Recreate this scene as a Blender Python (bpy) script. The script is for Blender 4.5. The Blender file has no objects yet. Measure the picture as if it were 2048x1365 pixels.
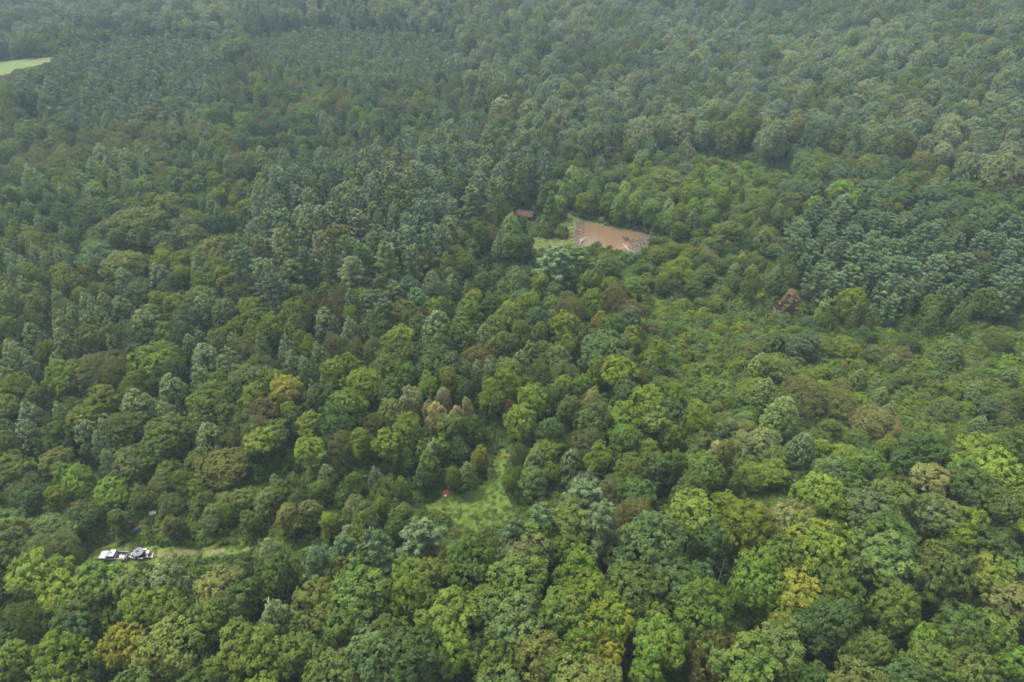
import bpy, math, random
import numpy as np
from mathutils import Vector, Matrix

random.seed(11)
RNG = np.random.default_rng(11)
scene = bpy.context.scene
COL = scene.collection

# ------------------------------------------------------------------ camera, sky, sun, exposure
CAM_H, PITCH, FPX = 125.0, math.radians(37.0), 1365.0
cam_data = bpy.data.cameras.new("camera")
cam_data.sensor_width = 36.0
cam_data.lens = 24.0
cam_data.clip_start = 1.0
cam_data.clip_end = 6000.0
cam = bpy.data.objects.new("camera", cam_data)
cam.location = (0, 0, CAM_H)
cam.rotation_euler = (math.radians(90) - PITCH, 0, 0)
COL.objects.link(cam)
scene.camera = cam

SUN_EL, SUN_AZ = math.radians(66), math.radians(-60)      # azimuth from +Y towards +X
world = bpy.data.worlds.new("World")
scene.world = world
world.use_nodes = True
wn = world.node_tree
wn.nodes.clear()
sky = wn.nodes.new("ShaderNodeTexSky")
sky.sky_type = 'NISHITA'
sky.sun_disc = False
sky.sun_elevation = SUN_EL
sky.sun_rotation = SUN_AZ
sky.air_density = 1.0
sky.dust_density = 4.0
sky.ozone_density = 1.0
bg = wn.nodes.new("ShaderNodeBackground")
bg.inputs['Strength'].default_value = 0.15
wo = wn.nodes.new("ShaderNodeOutputWorld")
soft = wn.nodes.new("ShaderNodeHueSaturation")      # overcast: the cloud veil whitens the sky's blue
soft.inputs['Saturation'].default_value = 0.10
wn.links.new(sky.outputs[0], soft.inputs['Color'])
wn.links.new(soft.outputs[0], bg.inputs[0])
wn.links.new(bg.outputs[0], wo.inputs[0])

sun_data = bpy.data.lights.new("sun", 'SUN')
sun_data.energy = 1.5
sun_data.angle = math.radians(16)
sun_data.color = (1.0, 0.95, 0.84)
sun = bpy.data.objects.new("sun", sun_data)
sdir = Vector((math.sin(SUN_AZ) * math.cos(SUN_EL), math.cos(SUN_AZ) * math.cos(SUN_EL), math.sin(SUN_EL)))
sun.rotation_euler = (-sdir).to_track_quat('-Z', 'Y').to_euler()
sun.location = (0, 0, 300)
COL.objects.link(sun)

scene.view_settings.view_transform = 'Standard'
scene.view_settings.look = 'None'
scene.view_settings.exposure = 1.6
scene.view_settings.gamma = 1.0
scene.view_settings.use_curve_mapping = False
cy = scene.cycles
scene.render.engine = 'CYCLES'
cy.max_bounces = 5
cy.diffuse_bounces = 3
cy.glossy_bounces = 1
cy.transmission_bounces = 3
cy.volume_bounces = 1
cy.transparent_max_bounces = 4
cy.caustics_reflective = False
cy.caustics_refractive = False
cy.use_denoising = True
try:
    cy.denoiser = 'OPENIMAGEDENOISE'
except Exception:
    pass

# ------------------------------------------------------------------ terrain and picture geometry
POND_C = (36.0, 229.0)


def terrain(x, y):
    x = np.asarray(x, float)
    y = np.asarray(y, float)
    z = 2.6 * np.sin(x / 105 + 1) * np.cos(y / 130) + 1.6 * np.sin(x / 58 + y / 84 + 2)
    z = z + 8.0 * np.sin((x - 0.55 * y) / 95.0) * np.clip((y - 250) / 150, 0, 1)
    z = z + 16.0 * np.exp(-((x - 350) / 140.0) ** 2) * np.clip((y - 280) / 140, 0, 1)
    s = np.clip((y - 420) / 400, 0, 1)
    z = z + 14 * s * s * (3 - 2 * s)
    for (cx, cy_, rad) in ((POND_C[0], POND_C[1], 42.0), (-5.0, 103.0, 26.0), (-78.0, 90.0, 26.0)):
        k = np.exp(-(((x - cx) ** 2 + (y - cy_) ** 2) / rad ** 2) ** 2)
        z = z * (1 - k)
    return z


def ray(px, py):
    u = (np.asarray(px, float) - 1024) / FPX
    v = (682.5 - np.asarray(py, float)) / FPX
    return u, math.cos(PITCH) + v * math.sin(PITCH), -math.sin(PITCH) + v * math.cos(PITCH)


def at(px, py, h=0.0):
    """ground position whose point h metres above the terrain is seen at photo pixel (px, py) (2048 wide); plus its depth"""
    dx, dy, dz = ray(px, py)
    z = h * np.ones_like(dz)
    for _ in range(12):
        t = (z - CAM_H) / dz
        z = terrain(t * dx, t * dy) + h
    return t * dx, t * dy, t


def proj(x, y, z):
    dz = z - CAM_H
    dep = y * math.cos(PITCH) - dz * math.sin(PITCH)
    v = y * math.sin(PITCH) + dz * math.cos(PITCH)
    dep = np.maximum(dep, 1e-3)
    return 1024 + FPX * x / dep, 682.5 - FPX * v / dep, dep


def inside(poly, x, y):
    x = np.asarray(x, float)
    y = np.asarray(y, float)
    r = np.zeros(x.shape, bool)
    n = len(poly)
    for i in range(n):
        x1, y1 = poly[i]
        x2, y2 = poly[(i + 1) % n]
        if y1 == y2:
            continue
        c = ((y1 > y) != (y2 > y)) & (x < (x2 - x1) * (y - y1) / (y2 - y1) + x1)
        r ^= c
    return r


def sdist(poly, x, y):
    """distance to the polygon, negative inside"""
    x = np.asarray(x, float)
    y = np.asarray(y, float)
    d = np.full(x.shape, 1e9)
    n = len(poly)
    for i in range(n):
        ax, ay = poly[i]
        bx_, by_ = poly[(i + 1) % n]
        ex, ey = bx_ - ax, by_ - ay
        L = ex * ex + ey * ey + 1e-9
        t = np.clip(((x - ax) * ex + (y - ay) * ey) / L, 0, 1)
        d = np.minimum(d, np.hypot(x - ax - t * ex, y - ay - t * ey))
    return np.where(inside(poly, x, y), -d, d)


def wpoly(pxpoly, h=0.0):
    out = []
    for (a, b) in pxpoly:
        x, y, _ = at(a, b, h)
        out.append((float(x), float(y)))
    return out


def wave(x, y, s, k=0.0):
    """smooth noise in 0..1 with features of about s metres"""
    x = np.asarray(x) / s
    y = np.asarray(y) / s
    v = (np.sin(x * 1.3 + 2.1 * np.sin(y * 0.9 + k) + k) + np.sin(y * 1.7 + 1.6 * np.sin(x * 1.1 - k * 1.7)) +
         0.6 * np.sin(x * 2.9 - y * 2.3 + 3 * k))
    return 0.5 + v / 5.2


# ------------------------------------------------------------------ materials
def mat(name):
    m = bpy.data.materials.new(name)
    m.use_nodes = True
    m.node_tree.nodes.clear()
    return m, m.node_tree.nodes, m.node_tree.links


def leaf_material(name, pale=(0.24, 0.29, 0.15), pale_amt=0.0, transl=0.22, hue_noise=0.35, gloss=0.03, rough=0.55):
    m, N, L = mat(name)
    oi = N.new("ShaderNodeObjectInfo")
    at_ = N.new("ShaderNodeAttribute"); at_.attribute_type = 'INSTANCER'; at_.attribute_name = "tint"
    add = N.new("ShaderNodeMix"); add.data_type = 'RGBA'; add.blend_type = 'ADD'; add.inputs[0].default_value = 1.0
    L.new(oi.outputs['Color'], add.inputs[6]); L.new(at_.outputs['Color'], add.inputs[7])
    va = N.new("ShaderNodeAttribute"); va.attribute_name = "vary"
    # sprig to sprig differences of brightness and hue
    ramp = N.new("ShaderNodeMapRange")
    ramp.inputs[1].default_value = 0; ramp.inputs[2].default_value = 1
    ramp.inputs[3].default_value = 1 - hue_noise; ramp.inputs[4].default_value = 1 + hue_noise
    L.new(va.outputs['Fac'], ramp.inputs[0])
    mul = N.new("ShaderNodeVectorMath"); mul.operation = 'SCALE'
    L.new(add.outputs[2], mul.inputs[0]); L.new(ramp.outputs[0], mul.inputs['Scale'])
    # patchy hue shift inside one crown
    tc = N.new("ShaderNodeTexCoord")
    no = N.new("ShaderNodeTexNoise"); no.inputs['Scale'].default_value = 0.35; no.inputs['Detail'].default_value = 2.0
    rv = N.new("ShaderNodeVectorMath"); rv.operation = 'ADD'
    L.new(tc.outputs['Object'], rv.inputs[0]); L.new(oi.outputs['Location'], rv.inputs[1])
    L.new(rv.outputs[0], no.inputs['Vector'])
    hs = N.new("ShaderNodeHueSaturation")
    mr = N.new("ShaderNodeMapRange")
    mr.inputs[1].default_value = 0.3; mr.inputs[2].default_value = 0.7
    mr.inputs[3].default_value = 0.483; mr.inputs[4].default_value = 0.518
    L.new(no.outputs['Fac'], mr.inputs[0]); L.new(mr.outputs[0], hs.inputs['Hue'])
    L.new(mul.outputs[0], hs.inputs['Color'])
    col = hs.outputs[0]
    if pale_amt > 0:
        ta = N.new("ShaderNodeAttribute"); ta.attribute_name = "tip"
        tm = N.new("ShaderNodeMath"); tm.operation = 'MULTIPLY'; tm.inputs[1].default_value = pale_amt
        L.new(ta.outputs['Fac'], tm.inputs[0])
        mx = N.new("ShaderNodeMix"); mx.data_type = 'RGBA'
        mx.inputs[7].default_value = (*pale, 1)
        L.new(tm.outputs[0], mx.inputs[0]); L.new(col, mx.inputs[6])
        col = mx.outputs[2]
    di = N.new("ShaderNodeBsdfDiffuse"); tr = N.new("ShaderNodeBsdfTranslucent")
    gl = N.new("ShaderNodeBsdfGlossy"); gl.inputs['Roughness'].default_value = rough
    gl.inputs['Color'].default_value = (0.7, 0.75, 0.65, 1)
    L.new(col, di.inputs[0]); L.new(col, tr.inputs[0])
    m1 = N.new("ShaderNodeMixShader"); m1.inputs[0].default_value = transl
    L.new(di.outputs[0], m1.inputs[1]); L.new(tr.outputs[0], m1.inputs[2])
    m2 = N.new("ShaderNodeMixShader"); m2.inputs[0].default_value = gloss
    L.new(m1.outputs[0], m2.inputs[1]); L.new(gl.outputs[0], m2.inputs[2])
    out = N.new("ShaderNodeOutputMaterial")
    L.new(m2.outputs[0], out.inputs[0])
    return m


M_LEAF = leaf_material("broad_leaves", gloss=0.008)
M_TULIP = leaf_material("pale_tipped_leaves", pale_amt=0.6, gloss=0.015)
M_FEATHER = leaf_material("feathery_leaves", gloss=0.006, hue_noise=0.25)
M_NEEDLE = leaf_material("pine_needles", pale=(0.16, 0.22, 0.11), pale_amt=0.28, gloss=0.008, transl=0.1)
M_GRASS = leaf_material("grass_blades", gloss=0.04, transl=0.3, hue_noise=0.3)


def simple(name, col, rough=0.7, metal=0.0, noise=0.0, scale=3.0, spec=0.4, col2=None, bump=0.0):
    m, N, L = mat(name)
    p = N.new("ShaderNodeBsdfPrincipled")
    p.inputs['Roughness'].default_value = rough
    p.inputs['Metallic'].default_value = metal
    p.inputs['Specular IOR Level'].default_value = spec
    p.inputs['Base Color'].default_value = (*col, 1)
    if noise > 0 or col2:
        tc = N.new("ShaderNodeTexCoord")
        n = N.new("ShaderNodeTexNoise"); n.inputs['Scale'].default_value = scale; n.inputs['Detail'].default_value = 6
        L.new(tc.outputs['Object'], n.inputs['Vector'])
        r = N.new("ShaderNodeMix"); r.data_type = 'RGBA'
        c2 = col2 or tuple(c * (1 - noise) for c in col)
        mr = N.new("ShaderNodeMapRange"); mr.inputs[1].default_value = 0.35; mr.inputs[2].default_value = 0.65
        L.new(n.outputs['Fac'], mr.inputs[0]); L.new(mr.outputs[0], r.inputs[0])
        r.inputs[6].default_value = (*col, 1); r.inputs[7].default_value = (*c2, 1)
        L.new(r.outputs[2], p.inputs['Base Color'])
        if bump > 0:
            b = N.new("ShaderNodeBump"); b.inputs['Strength'].default_value = bump
            L.new(n.outputs['Fac'], b.inputs['Height']); L.new(b.outputs[0], p.inputs['Normal'])
    o = N.new("ShaderNodeOutputMaterial")
    L.new(p.outputs[0], o.inputs[0])
    return m


M_BARK = simple("bark", (0.10, 0.085, 0.07), 0.9, noise=0.5, scale=2.0, spec=0.1)
M_DEADWOOD = simple("dead_wood", (0.30, 0.27, 0.24), 0.9, noise=0.4, scale=2.0, spec=0.1)
M_REDWOOD = simple("dead_pine_wood", (0.17, 0.12, 0.10), 0.9, noise=0.3, scale=2.0, spec=0.1)


def ground_mat(name, cols, scales=(0.05, 0.6, 4.0), rough=0.95, bump=0.6):
    """three-octave patchy ground: cols = (a, b, c)"""
    m, N, L = mat(name)
    ge = N.new("ShaderNodeNewGeometry")
    p = N.new("ShaderNodeBsdfPrincipled"); p.inputs['Roughness'].default_value = rough
    p.inputs['Specular IOR Level'].default_value = 0.15
    ns = []
    for s in scales:
        n = N.new("ShaderNodeTexNoise"); n.inputs['Scale'].default_value = s; n.inputs['Detail'].default_value = 5
        n.inputs['Roughness'].default_value = 0.65
        L.new(ge.outputs['Position'], n.inputs['Vector'])
        mr = N.new("ShaderNodeMapRange"); mr.inputs[1].default_value = 0.38; mr.inputs[2].default_value = 0.62
        L.new(n.outputs['Fac'], mr.inputs[0]); ns.append((n, mr))
    a = N.new("ShaderNodeMix"); a.data_type = 'RGBA'
    a.inputs[6].default_value = (*cols[0], 1); a.inputs[7].default_value = (*cols[1], 1)
    L.new(ns[0][1].outputs[0], a.inputs[0])
    b = N.new("ShaderNodeMix"); b.data_type = 'RGBA'; b.inputs[7].default_value = (*cols[2], 1)
    h = N.new("ShaderNodeMath"); h.operation = 'MULTIPLY'; h.inputs[1].default_value = 0.7
    L.new(ns[1][1].outputs[0], h.inputs[0]); L.new(h.outputs[0], b.inputs[0]); L.new(a.outputs[2], b.inputs[6])
    c = N.new("ShaderNodeMix"); c.data_type = 'RGBA'; c.blend_type = 'MULTIPLY'; c.inputs[0].default_value = 0.5
    g = N.new("ShaderNodeMapRange"); g.inputs[3].default_value = 0.5; g.inputs[4].default_value = 1.3
    L.new(ns[2][0].outputs['Fac'], g.inputs[0])
    L.new(b.outputs[2], c.inputs[6]); L.new(g.outputs[0], c.inputs[7])
    L.new(c.outputs[2], p.inputs['Base Color'])
    bu = N.new("ShaderNodeBump"); bu.inputs['Strength'].default_value = bump; bu.inputs['Distance'].default_value = 0.3
    L.new(ns[2][0].outputs['Fac'], bu.inputs['Height']); L.new(bu.outputs[0], p.inputs['Normal'])
    o = N.new("ShaderNodeOutputMaterial"); L.new(p.outputs[0], o.inputs[0])
    return m


# ------------------------------------------------------------------ object helpers
def tag(o, label=None, cat=None, group=None, kind=None):
    if label: o['label'] = label
    if cat: o['category'] = cat
    if group: o['group'] = group
    if kind: o['kind'] = kind
    return o


def raw_mesh(name, verts, faces_n, idx, mats, mat_idx=None, attrs=None):
    me = bpy.data.meshes.new(name)
    nv, nf, nl = len(verts), len(faces_n), len(idx)
    me.vertices.add(nv); me.loops.add(nl); me.polygons.add(nf)
    me.vertices.foreach_set("co", np.asarray(verts, np.float32).ravel())
    me.loops.foreach_set("vertex_index", np.asarray(idx, np.int32))
    st = np.concatenate([[0], np.cumsum(faces_n)[:-1]]).astype(np.int32)
    me.polygons.foreach_set("loop_start", st)
    try:
        me.polygons.foreach_set("loop_total", np.asarray(faces_n, np.int32))
    except Exception:
        pass
    for m in mats:
        me.materials.append(m)
    if mat_idx is not None:
        me.polygons.foreach_set("material_index", np.asarray(mat_idx, np.int32))
    for k, v in (attrs or {}).items():
        a = me.attributes.new(k, 'FLOAT', 'POINT')
        a.data.foreach_set("value", np.asarray(v, np.float32))
    me.update(calc_edges=True)
    return me


class MB:
    """collects solid pieces and builds one mesh"""
    def __init__(s):
        s.v, s.f, s.m = [], [], []

    def add(s, vs, fs, mi=0):
        n = len(s.v)
        s.v += [tuple(v) for v in vs]
        s.f += [tuple(i + n for i in f) for f in fs]
        s.m += [mi] * len(fs)
        return s

    def box(s, x0, x1, y0, y1, z0, z1, mi=0, top=(0, 0, 0, 0)):
        """top = insets of the upper face (x0, x1, y0, y1)"""
        a, b, c, d = top
        vs = [(x0, y0, z0), (x1, y0, z0), (x1, y1, z0), (x0, y1, z0),
              (x0 + a, y0 + c, z1), (x1 - b, y0 + c, z1), (x1 - b, y1 - d, z1), (x0 + a, y1 - d, z1)]
        return s.add(vs, [(0, 3, 2, 1), (4, 5, 6, 7), (0, 1, 5, 4), (1, 2, 6, 5), (2, 3, 7, 6), (3, 0, 4, 7)], mi)

    def tube(s, pts, rad, n=6, mi=0, cap=True):
        rings = []
        base = len(s.v)
        up = Vector((0.31, 0.17, 0.93))
        P = [Vector(p) for p in pts]
        for i, p in enumerate(P):
            d = (P[min(i + 1, len(P) - 1)] - P[max(i - 1, 0)]).normalized()
            a = d.cross(up)
            if a.length < 1e-3: a = d.cross(Vector((1, 0, 0)))
            a.normalize(); b = d.cross(a)
            r = rad[i] if hasattr(rad, '__len__') else rad
            for k in range(n):
                t = 2 * math.pi * k / n
                s.v.append(tuple(p + a * (math.cos(t) * r) + b * (math.sin(t) * r)))
        for i in range(len(P) - 1):
            for k in range(n):
                s.f.append((base + i * n + k, base + i * n + (k + 1) % n, base + (i + 1) * n + (k + 1) % n, base + (i + 1) * n + k)); s.m.append(mi)
        if cap:
            s.f.append(tuple(base + k for k in reversed(range(n)))); s.m.append(mi)
            s.f.append(tuple(base + (len(P) - 1) * n + k for k in range(n))); s.m.append(mi)
        return s

    def prism(s, prof, y0, y1, mi=0, axis='y'):
        n = len(prof)
        vs = [(p[0], y0, p[1]) for p in prof] + [(p[0], y1, p[1]) for p in prof]
        fs = [tuple(range(n)), tuple(reversed(range(n, 2 * n)))] + [(i, i + n, (i + 1) % n + n, (i + 1) % n) for i in range(n)]
        return s.add(vs, fs, mi)

    def mesh(s, name, mats):
        me = bpy.data.meshes.new(name)
        me.from_pydata(s.v, [], s.f)
        for m in mats: me.materials.append(m)
        me.polygons.foreach_set("material_index", s.m)
        me.update()
        return me

    def build(s, name, mats, parent=None, bevel=0.0, smooth=False):
        if not isinstance(mats, (list, tuple)): mats = [mats]
        me = s.mesh(name, mats)
        o = bpy.data.objects.new(name, me)
        COL.objects.link(o)
        if parent: o.parent = parent
        if smooth:
            me.polygons.foreach_set("use_smooth", [True] * len(me.polygons))
        if bevel > 0:
            b = o.modifiers.new("bevel", 'BEVEL'); b.width = bevel; b.segments = 2; b.limit_method = 'ANGLE'
        return o


def empty(name, loc, rz=0, tilt=(0, 0)):
    o = bpy.data.objects.new(name, None)
    o.empty_display_size = 1
    o.location = loc
    o.rotation_euler = (tilt[0], tilt[1], rz)
    COL.objects.link(o)
    return o


# ------------------------------------------------------------------ foliage shapes
def unit(v):
    return v / (np.linalg.norm(v, axis=-1, keepdims=True) + 1e-9)


def leaf_quads(c, n, a, b, rng, u=None):
    """rhombic leaves: centres c, normals n, half sizes a (long) and b"""
    if u is None:
        u = rng.normal(size=c.shape)
    u = unit(u - n * np.sum(u * n, axis=1, keepdims=True))
    v = np.cross(n, u)
    a = np.broadcast_to(np.asarray(a, float), (len(c),))[:, None]
    b = np.broadcast_to(np.asarray(b, float), (len(c),))[:, None]
    q = np.stack([c + u * a, c + v * b + u * a * 0.1, c - u * a, c - v * b + u * a * 0.1], axis=1)
    # a slight fold along the leaf
    q[:, 1] += n * b * 0.35
    q[:, 3] += n * b * 0.35
    return q.reshape(-1, 3)


PROF = {
    'dome': lambda t: np.where(t < .40, .74 + .26 * np.sqrt(np.clip(t / .40, 0, 1)), np.sqrt(np.clip(1 - ((t - .40) / .60) ** 2.1, 0, 1))),
    'ovate': lambda t: np.where(t < .25, .62 + .38 * np.clip(t / .25, 0, 1) ** .7, np.clip(1 - ((t - .25) / .75) ** 1.75, 0, 1) ** .85),
    'cone': lambda t: np.clip(1 - t, 0, 1) ** .85 * (0.75 + 0.25 * np.clip(t / .15, 0, 1)),
    'column': lambda t: np.clip(1 - t ** 5, 0, 1) ** .6 * (0.8 + .2 * t),
    'mound': lambda t: np.sqrt(np.clip(1 - t ** 2, 0, 1)),
}


def crown_arrays(seed, R, z0, z1, prof, n_lobe, r_lobe, n_sprig, r_sprig, n_leaf, leaf, aspect=0.62, lump=0.16,
                 droop=0.0, upb=0.45, jit=0.5, pull=0.16, fill=500, tips=False, lift=0.0):
    rng = np.random.default_rng(seed)
    f = PROF[prof]
    Hc = z1 - z0
    ts = np.linspace(0, 1, 200)
    rr = f(ts) * R
    ds = np.hypot(np.diff(rr), np.diff(ts) * Hc) * (rr[1:] + rr[:-1]) / 2
    cdf = np.concatenate([[0], np.cumsum(ds)]); cdf /= cdf[-1]
    k = np.arange(n_lobe)
    t = np.interp((k + .5) / n_lobe + rng.uniform(-.4, .4, n_lobe) / n_lobe, cdf, ts)
    th = k * 2.399963 + rng.uniform(-.35, .35, n_lobe)
    ph = rng.uniform(0, 6.28, 6)

    def lumpf(th, t):
        return 1 + lump * (np.sin(2 * th + ph[0] + 2 * t) * .5 + np.sin(3 * th + ph[1] - 3 * t) * .35 + np.sin(5 * th + ph[2] + 5 * t) * .25)
    e = 1e-3
    r = f(t) * R * lumpf(th, t)
    dr = (f(np.clip(t + e, 0, 1)) - f(np.clip(t - e, 0, 1))) * R / (2 * e)
    nrm = unit(np.stack([np.cos(th) * Hc, np.sin(th) * Hc, -dr], 1))
    rl = r_lobe * rng.uniform(.65, 1.35, n_lobe)
    cen = np.stack([r * np.cos(th), r * np.sin(th), z0 + t * Hc * lumpf(th * .5, t) ** .5], 1)
    cen -= nrm * (rl * .75)[:, None]
    inw = rng.uniform(0, 1, n_lobe) ** 2 * pull * R
    cen -= nrm * inw[:, None]
    # sprigs
    L = np.repeat(np.arange(n_lobe), n_sprig)
    d = unit(rng.normal(size=(len(L), 3)))
    d = np.where((np.sum(d * nrm[L], 1) < -.15)[:, None], -d, d)
    d = unit(d + nrm[L] * .35 + np.array([0, 0, .15]))
    sc = cen[L] + d * rl[L][:, None] * rng.uniform(.75, 1.15, (len(L), 1))
    sc[:, 2] -= droop * rl[L] * rng.uniform(0, 1, len(L))
    sv = np.clip(rng.normal(.5, .18, len(L)) + rng.normal(0, .15, n_lobe)[L], 0, 1)
    S = np.repeat(np.arange(len(L)), n_leaf)
    o = unit(rng.normal(size=(len(S), 3)))
    o = np.where((np.sum(o * d[S], 1) < -.3)[:, None], -o, o)
    rs = r_sprig * rng.uniform(.7, 1.3, len(L))
    off = o * (rs[S] * rng.uniform(.35, 1.0, len(S)))[:, None]
    off[:, 2] += lift * rs[S] * rng.uniform(0, 1, len(S))
    c = sc[S] + off
    n = unit(d[S] * .45 + o * .7 + np.array([0, 0, upb]) + rng.normal(size=(len(S), 3)) * jit * .6)
    a = leaf * rng.uniform(.7, 1.3, len(S))
    u = o + np.array([0, 0, -droop * 1.2]) + rng.normal(size=(len(S), 3)) * .4
    q = leaf_quads(c, n, a, a * aspect, rng, u)
    vy = np.clip(sv[S] + rng.normal(0, .10, len(S)), 0, 1)
    if tips:
        outer = np.sum(off * d[S], 1) / (rs[S] + 1e-6)
        hrel = np.clip((c[:, 2] - z0) / Hc, 0, 1)
        tp = np.clip(outer * 1.3 - .25, 0, 1) * np.clip(n[:, 2] + .15, 0, 1) * (0.25 + .75 * hrel) * (rng.uniform(0, 1, len(S)) < .62)
    else:
        tp = np.zeros(len(S))
    # twiggy foliage inside the crown
    if fill:
        tt = np.interp(rng.uniform(0, 1, fill), cdf, ts); tf = rng.uniform(0, 6.28, fill)
        rf = f(tt) * R * lumpf(tf, tt) * rng.uniform(.55, .86, fill)
        cf = np.stack([rf * np.cos(tf), rf * np.sin(tf), z0 + Hc * (.06 + .84 * tt) * rng.uniform(.9, 1, fill)], 1)
        nf = unit(rng.normal(size=(fill, 3)) + np.array([0, 0, .6]) + .5 * np.stack([np.cos(tf), np.sin(tf), 0 * tf], 1))
        af = leaf * 2.2 * rng.uniform(.7, 1.3, fill)
        q = np.concatenate([q, leaf_quads(cf, nf, af, af * .7, rng)])
        vy = np.concatenate([vy, rng.uniform(.2, .7, fill)]); tp = np.concatenate([tp, np.zeros(fill)])
    return q, np.repeat(vy, 4), np.repeat(tp, 4)


def pine_arrays(seed, R, H, z0, tiers, tuft=7, needle=.42, dense=1.0, flat=.35, nb=6):
    rng = np.random.default_rng(seed)
    C, D, V, TP, Nn = [], [], [], [], []
    for i in range(tiers):
        t = i / (tiers - 1)
        z = z0 + (H - z0) * (t ** .92) * .985
        Lb = R * (1 - t) ** .52 * (0.62 + .38 * min(1, t / .22)) + .25
        for b in range(nb if t < .9 else 4):
            az = rng.uniform(0, 6.28) if b == 0 else az + 6.28 / nb + rng.uniform(-.3, .3)
            lb = Lb * rng.uniform(.72, 1.18)
            el = -.08 + .75 * t ** 1.5 + rng.uniform(-.08, .1)
            hd = np.array([math.cos(az), math.sin(az), 0]); sd = np.array([-math.sin(az), math.cos(az), 0])
            nt = max(3, int(lb * 3.2 * dense))
            s = rng.uniform(.25, 1, nt) ** .8
            side = rng.uniform(-1, 1, nt) * flat * lb * (1.15 - s) * 1.1
            bv = rng.normal(.5, .17)
            for j in range(nt):
                p = hd * (lb * s[j] * math.cos(el)) + sd * side[j]
                zz = z + lb * s[j] * math.sin(el) + .12 * lb * s[j] ** 2 + rng.uniform(-.12, .12)
                pc = np.array([p[0], p[1], zz])
                dd = unit(hd * 1.0 + sd * (side[j] / (lb + .1)) * 2 + np.array([0, 0, .45 + .5 * t]))
                k = tuft
                dv = unit(dd + rng.normal(size=(k, 3)) * .55)
                C.append(pc + dv * needle * .8); D.append(dv)
                Nn.append(unit(np.array([0, 0, 1.0]) + rng.normal(size=(k, 3)) * .55 + dv * .3))
                V.append(np.clip(np.full(k, bv) + rng.normal(0, .16, k), 0, 1))
                TP.append(np.full(k, max(0, s[j] - .35) * 1.4) * rng.uniform(.2, 1, k))
    C = np.concatenate(C); D = np.concatenate(D); V = np.concatenate(V); TP = np.concatenate(TP); Nn = np.concatenate(Nn)
    a = needle * rng.uniform(.8, 1.25, len(C))
    q = leaf_quads(C, unit(Nn), a, a * .38, rng, D)
    return q, np.repeat(V, 4), np.repeat(TP, 4)


def trunk_mb(seed, H, r, top=.85, limbs=6, l0=.35, R=3.0, mb=None, lean=.4, pine=False):
    rnd = random.Random(seed)
    mb = mb or MB()
    lx, ly = rnd.uniform(-lean, lean), rnd.uniform(-lean, lean)
    pts = [(0, 0, -.4), (lx * .2, ly * .2, H * .25), (lx * .7, ly * .5, H * .5 * top / .85), (lx, ly, H * top)]
    mb.tube(pts, [r * 1.25, r * .9, r * .6, r * .12], 6)
    for k in range(limbs):
        t = l0 + (top - l0 - .1) * (k + .5) / limbs
        a = k * 2.4 + rnd.uniform(-.4, .4)
        ll = R * rnd.uniform(.55, .85) * (1 - (t - l0) * .5)
        z = H * t
        c = (lx * t, ly * t, z)
        rise = .1 if pine else .55
        m = (c[0] + math.cos(a) * ll * .5, c[1] + math.sin(a) * ll * .5, z + ll * rise * .4)
        e = (c[0] + math.cos(a + .2) * ll, c[1] + math.sin(a + .2) * ll, z + ll * rise)
        rb = r * .38 * (1.2 - t)
        mb.tube([c, m, e], [rb, rb * .7, rb * .2], 4, cap=False)
    return mb


# name -> (kind of tree, R, H)
SHAPES = {}


def add_shape(kind, arrays, trunk, R, H, leafmat, bark=M_BARK):
    q, vy, tp = arrays
    nq = len(q) // 4
    rec = SHAPES.setdefault(kind, {'R': R, 'H': H, 'items': []})
    crown = raw_mesh("crown", q, np.full(nq, 4), np.arange(nq * 4), [leafmat], None, {'vary': vy, 'tip': tp})
    tm = trunk.mesh("trunk", [bark]) if trunk else None
    if trunk:
        tv = np.array(trunk.v)
        fn = [len(f) for f in trunk.f]
        fi = [i + len(q) for f in trunk.f for i in f]
        verts = np.concatenate([q, tv])
        both = raw_mesh(kind, verts, np.concatenate([np.full(nq, 4), fn]), np.concatenate([np.arange(nq * 4), fi]), [leafmat, bark],
                        np.concatenate([np.zeros(nq, int), np.ones(len(fn), int)]),
                        {'vary': np.concatenate([vy, np.full(len(tv), .5)]), 'tip': np.concatenate([tp, np.zeros(len(tv))])})
    else:
        both = crown
    rec['items'].append((crown, tm, both))


def join_arrays(parts):
    return tuple(np.concatenate([p_[i] for p_ in parts]) for i in range(3))


def moved(arr, dx, dy):
    q = arr[0].copy(); q[:, 0] += dx; q[:, 1] += dy
    return (q, arr[1], arr[2])


for s in range(12):
    rg = random.Random(s)
    R, H = 5.5, 17.0
    if s % 3 == 0:                                   # one broad dome
        ar = crown_arrays(100 + s, R, H * .32, H, 'dome', rg.choice([62, 74, 88]), rg.uniform(1.1, 1.6), 11, .48,
                          19, .165, lump=rg.uniform(.2, .34), pull=.28, fill=900)
    else:                                            # several leaders of unequal height
        parts = []
        nl = rg.choice([3, 4, 5])
        a0 = rg.uniform(0, 6.28)
        for j in range(nl):
            rr_ = R * rg.uniform(.46, .66)
            a = a0 + j * 6.28 / nl + rg.uniform(-.4, .4)
            off = (R - rr_) * rg.uniform(.6, 1.0)
            top = H * (rg.uniform(.74, .93) if j else 1.0)
            if j == 0: off *= .35
            parts.append(moved(crown_arrays(1000 + s * 10 + j, rr_, top - rr_ * rg.uniform(1.7, 2.3), top, 'dome', int(13 + rr_ * 6), rg.uniform(.8, 1.2), 10, .44,
                                            17, .16, lump=.26, pull=.25, fill=260), off * math.cos(a), off * math.sin(a)))
        parts.append(crown_arrays(1500 + s, R * .9, H * .30, H * .74, 'dome', 30, 1.3, 9, .5, 14, .2, lump=.25, pull=.2, fill=400))
        ar = join_arrays(parts)
    add_shape('broadleaf_tree', ar, trunk_mb(s, H, .3, R=R, top=.8), R, H, M_LEAF)
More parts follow.
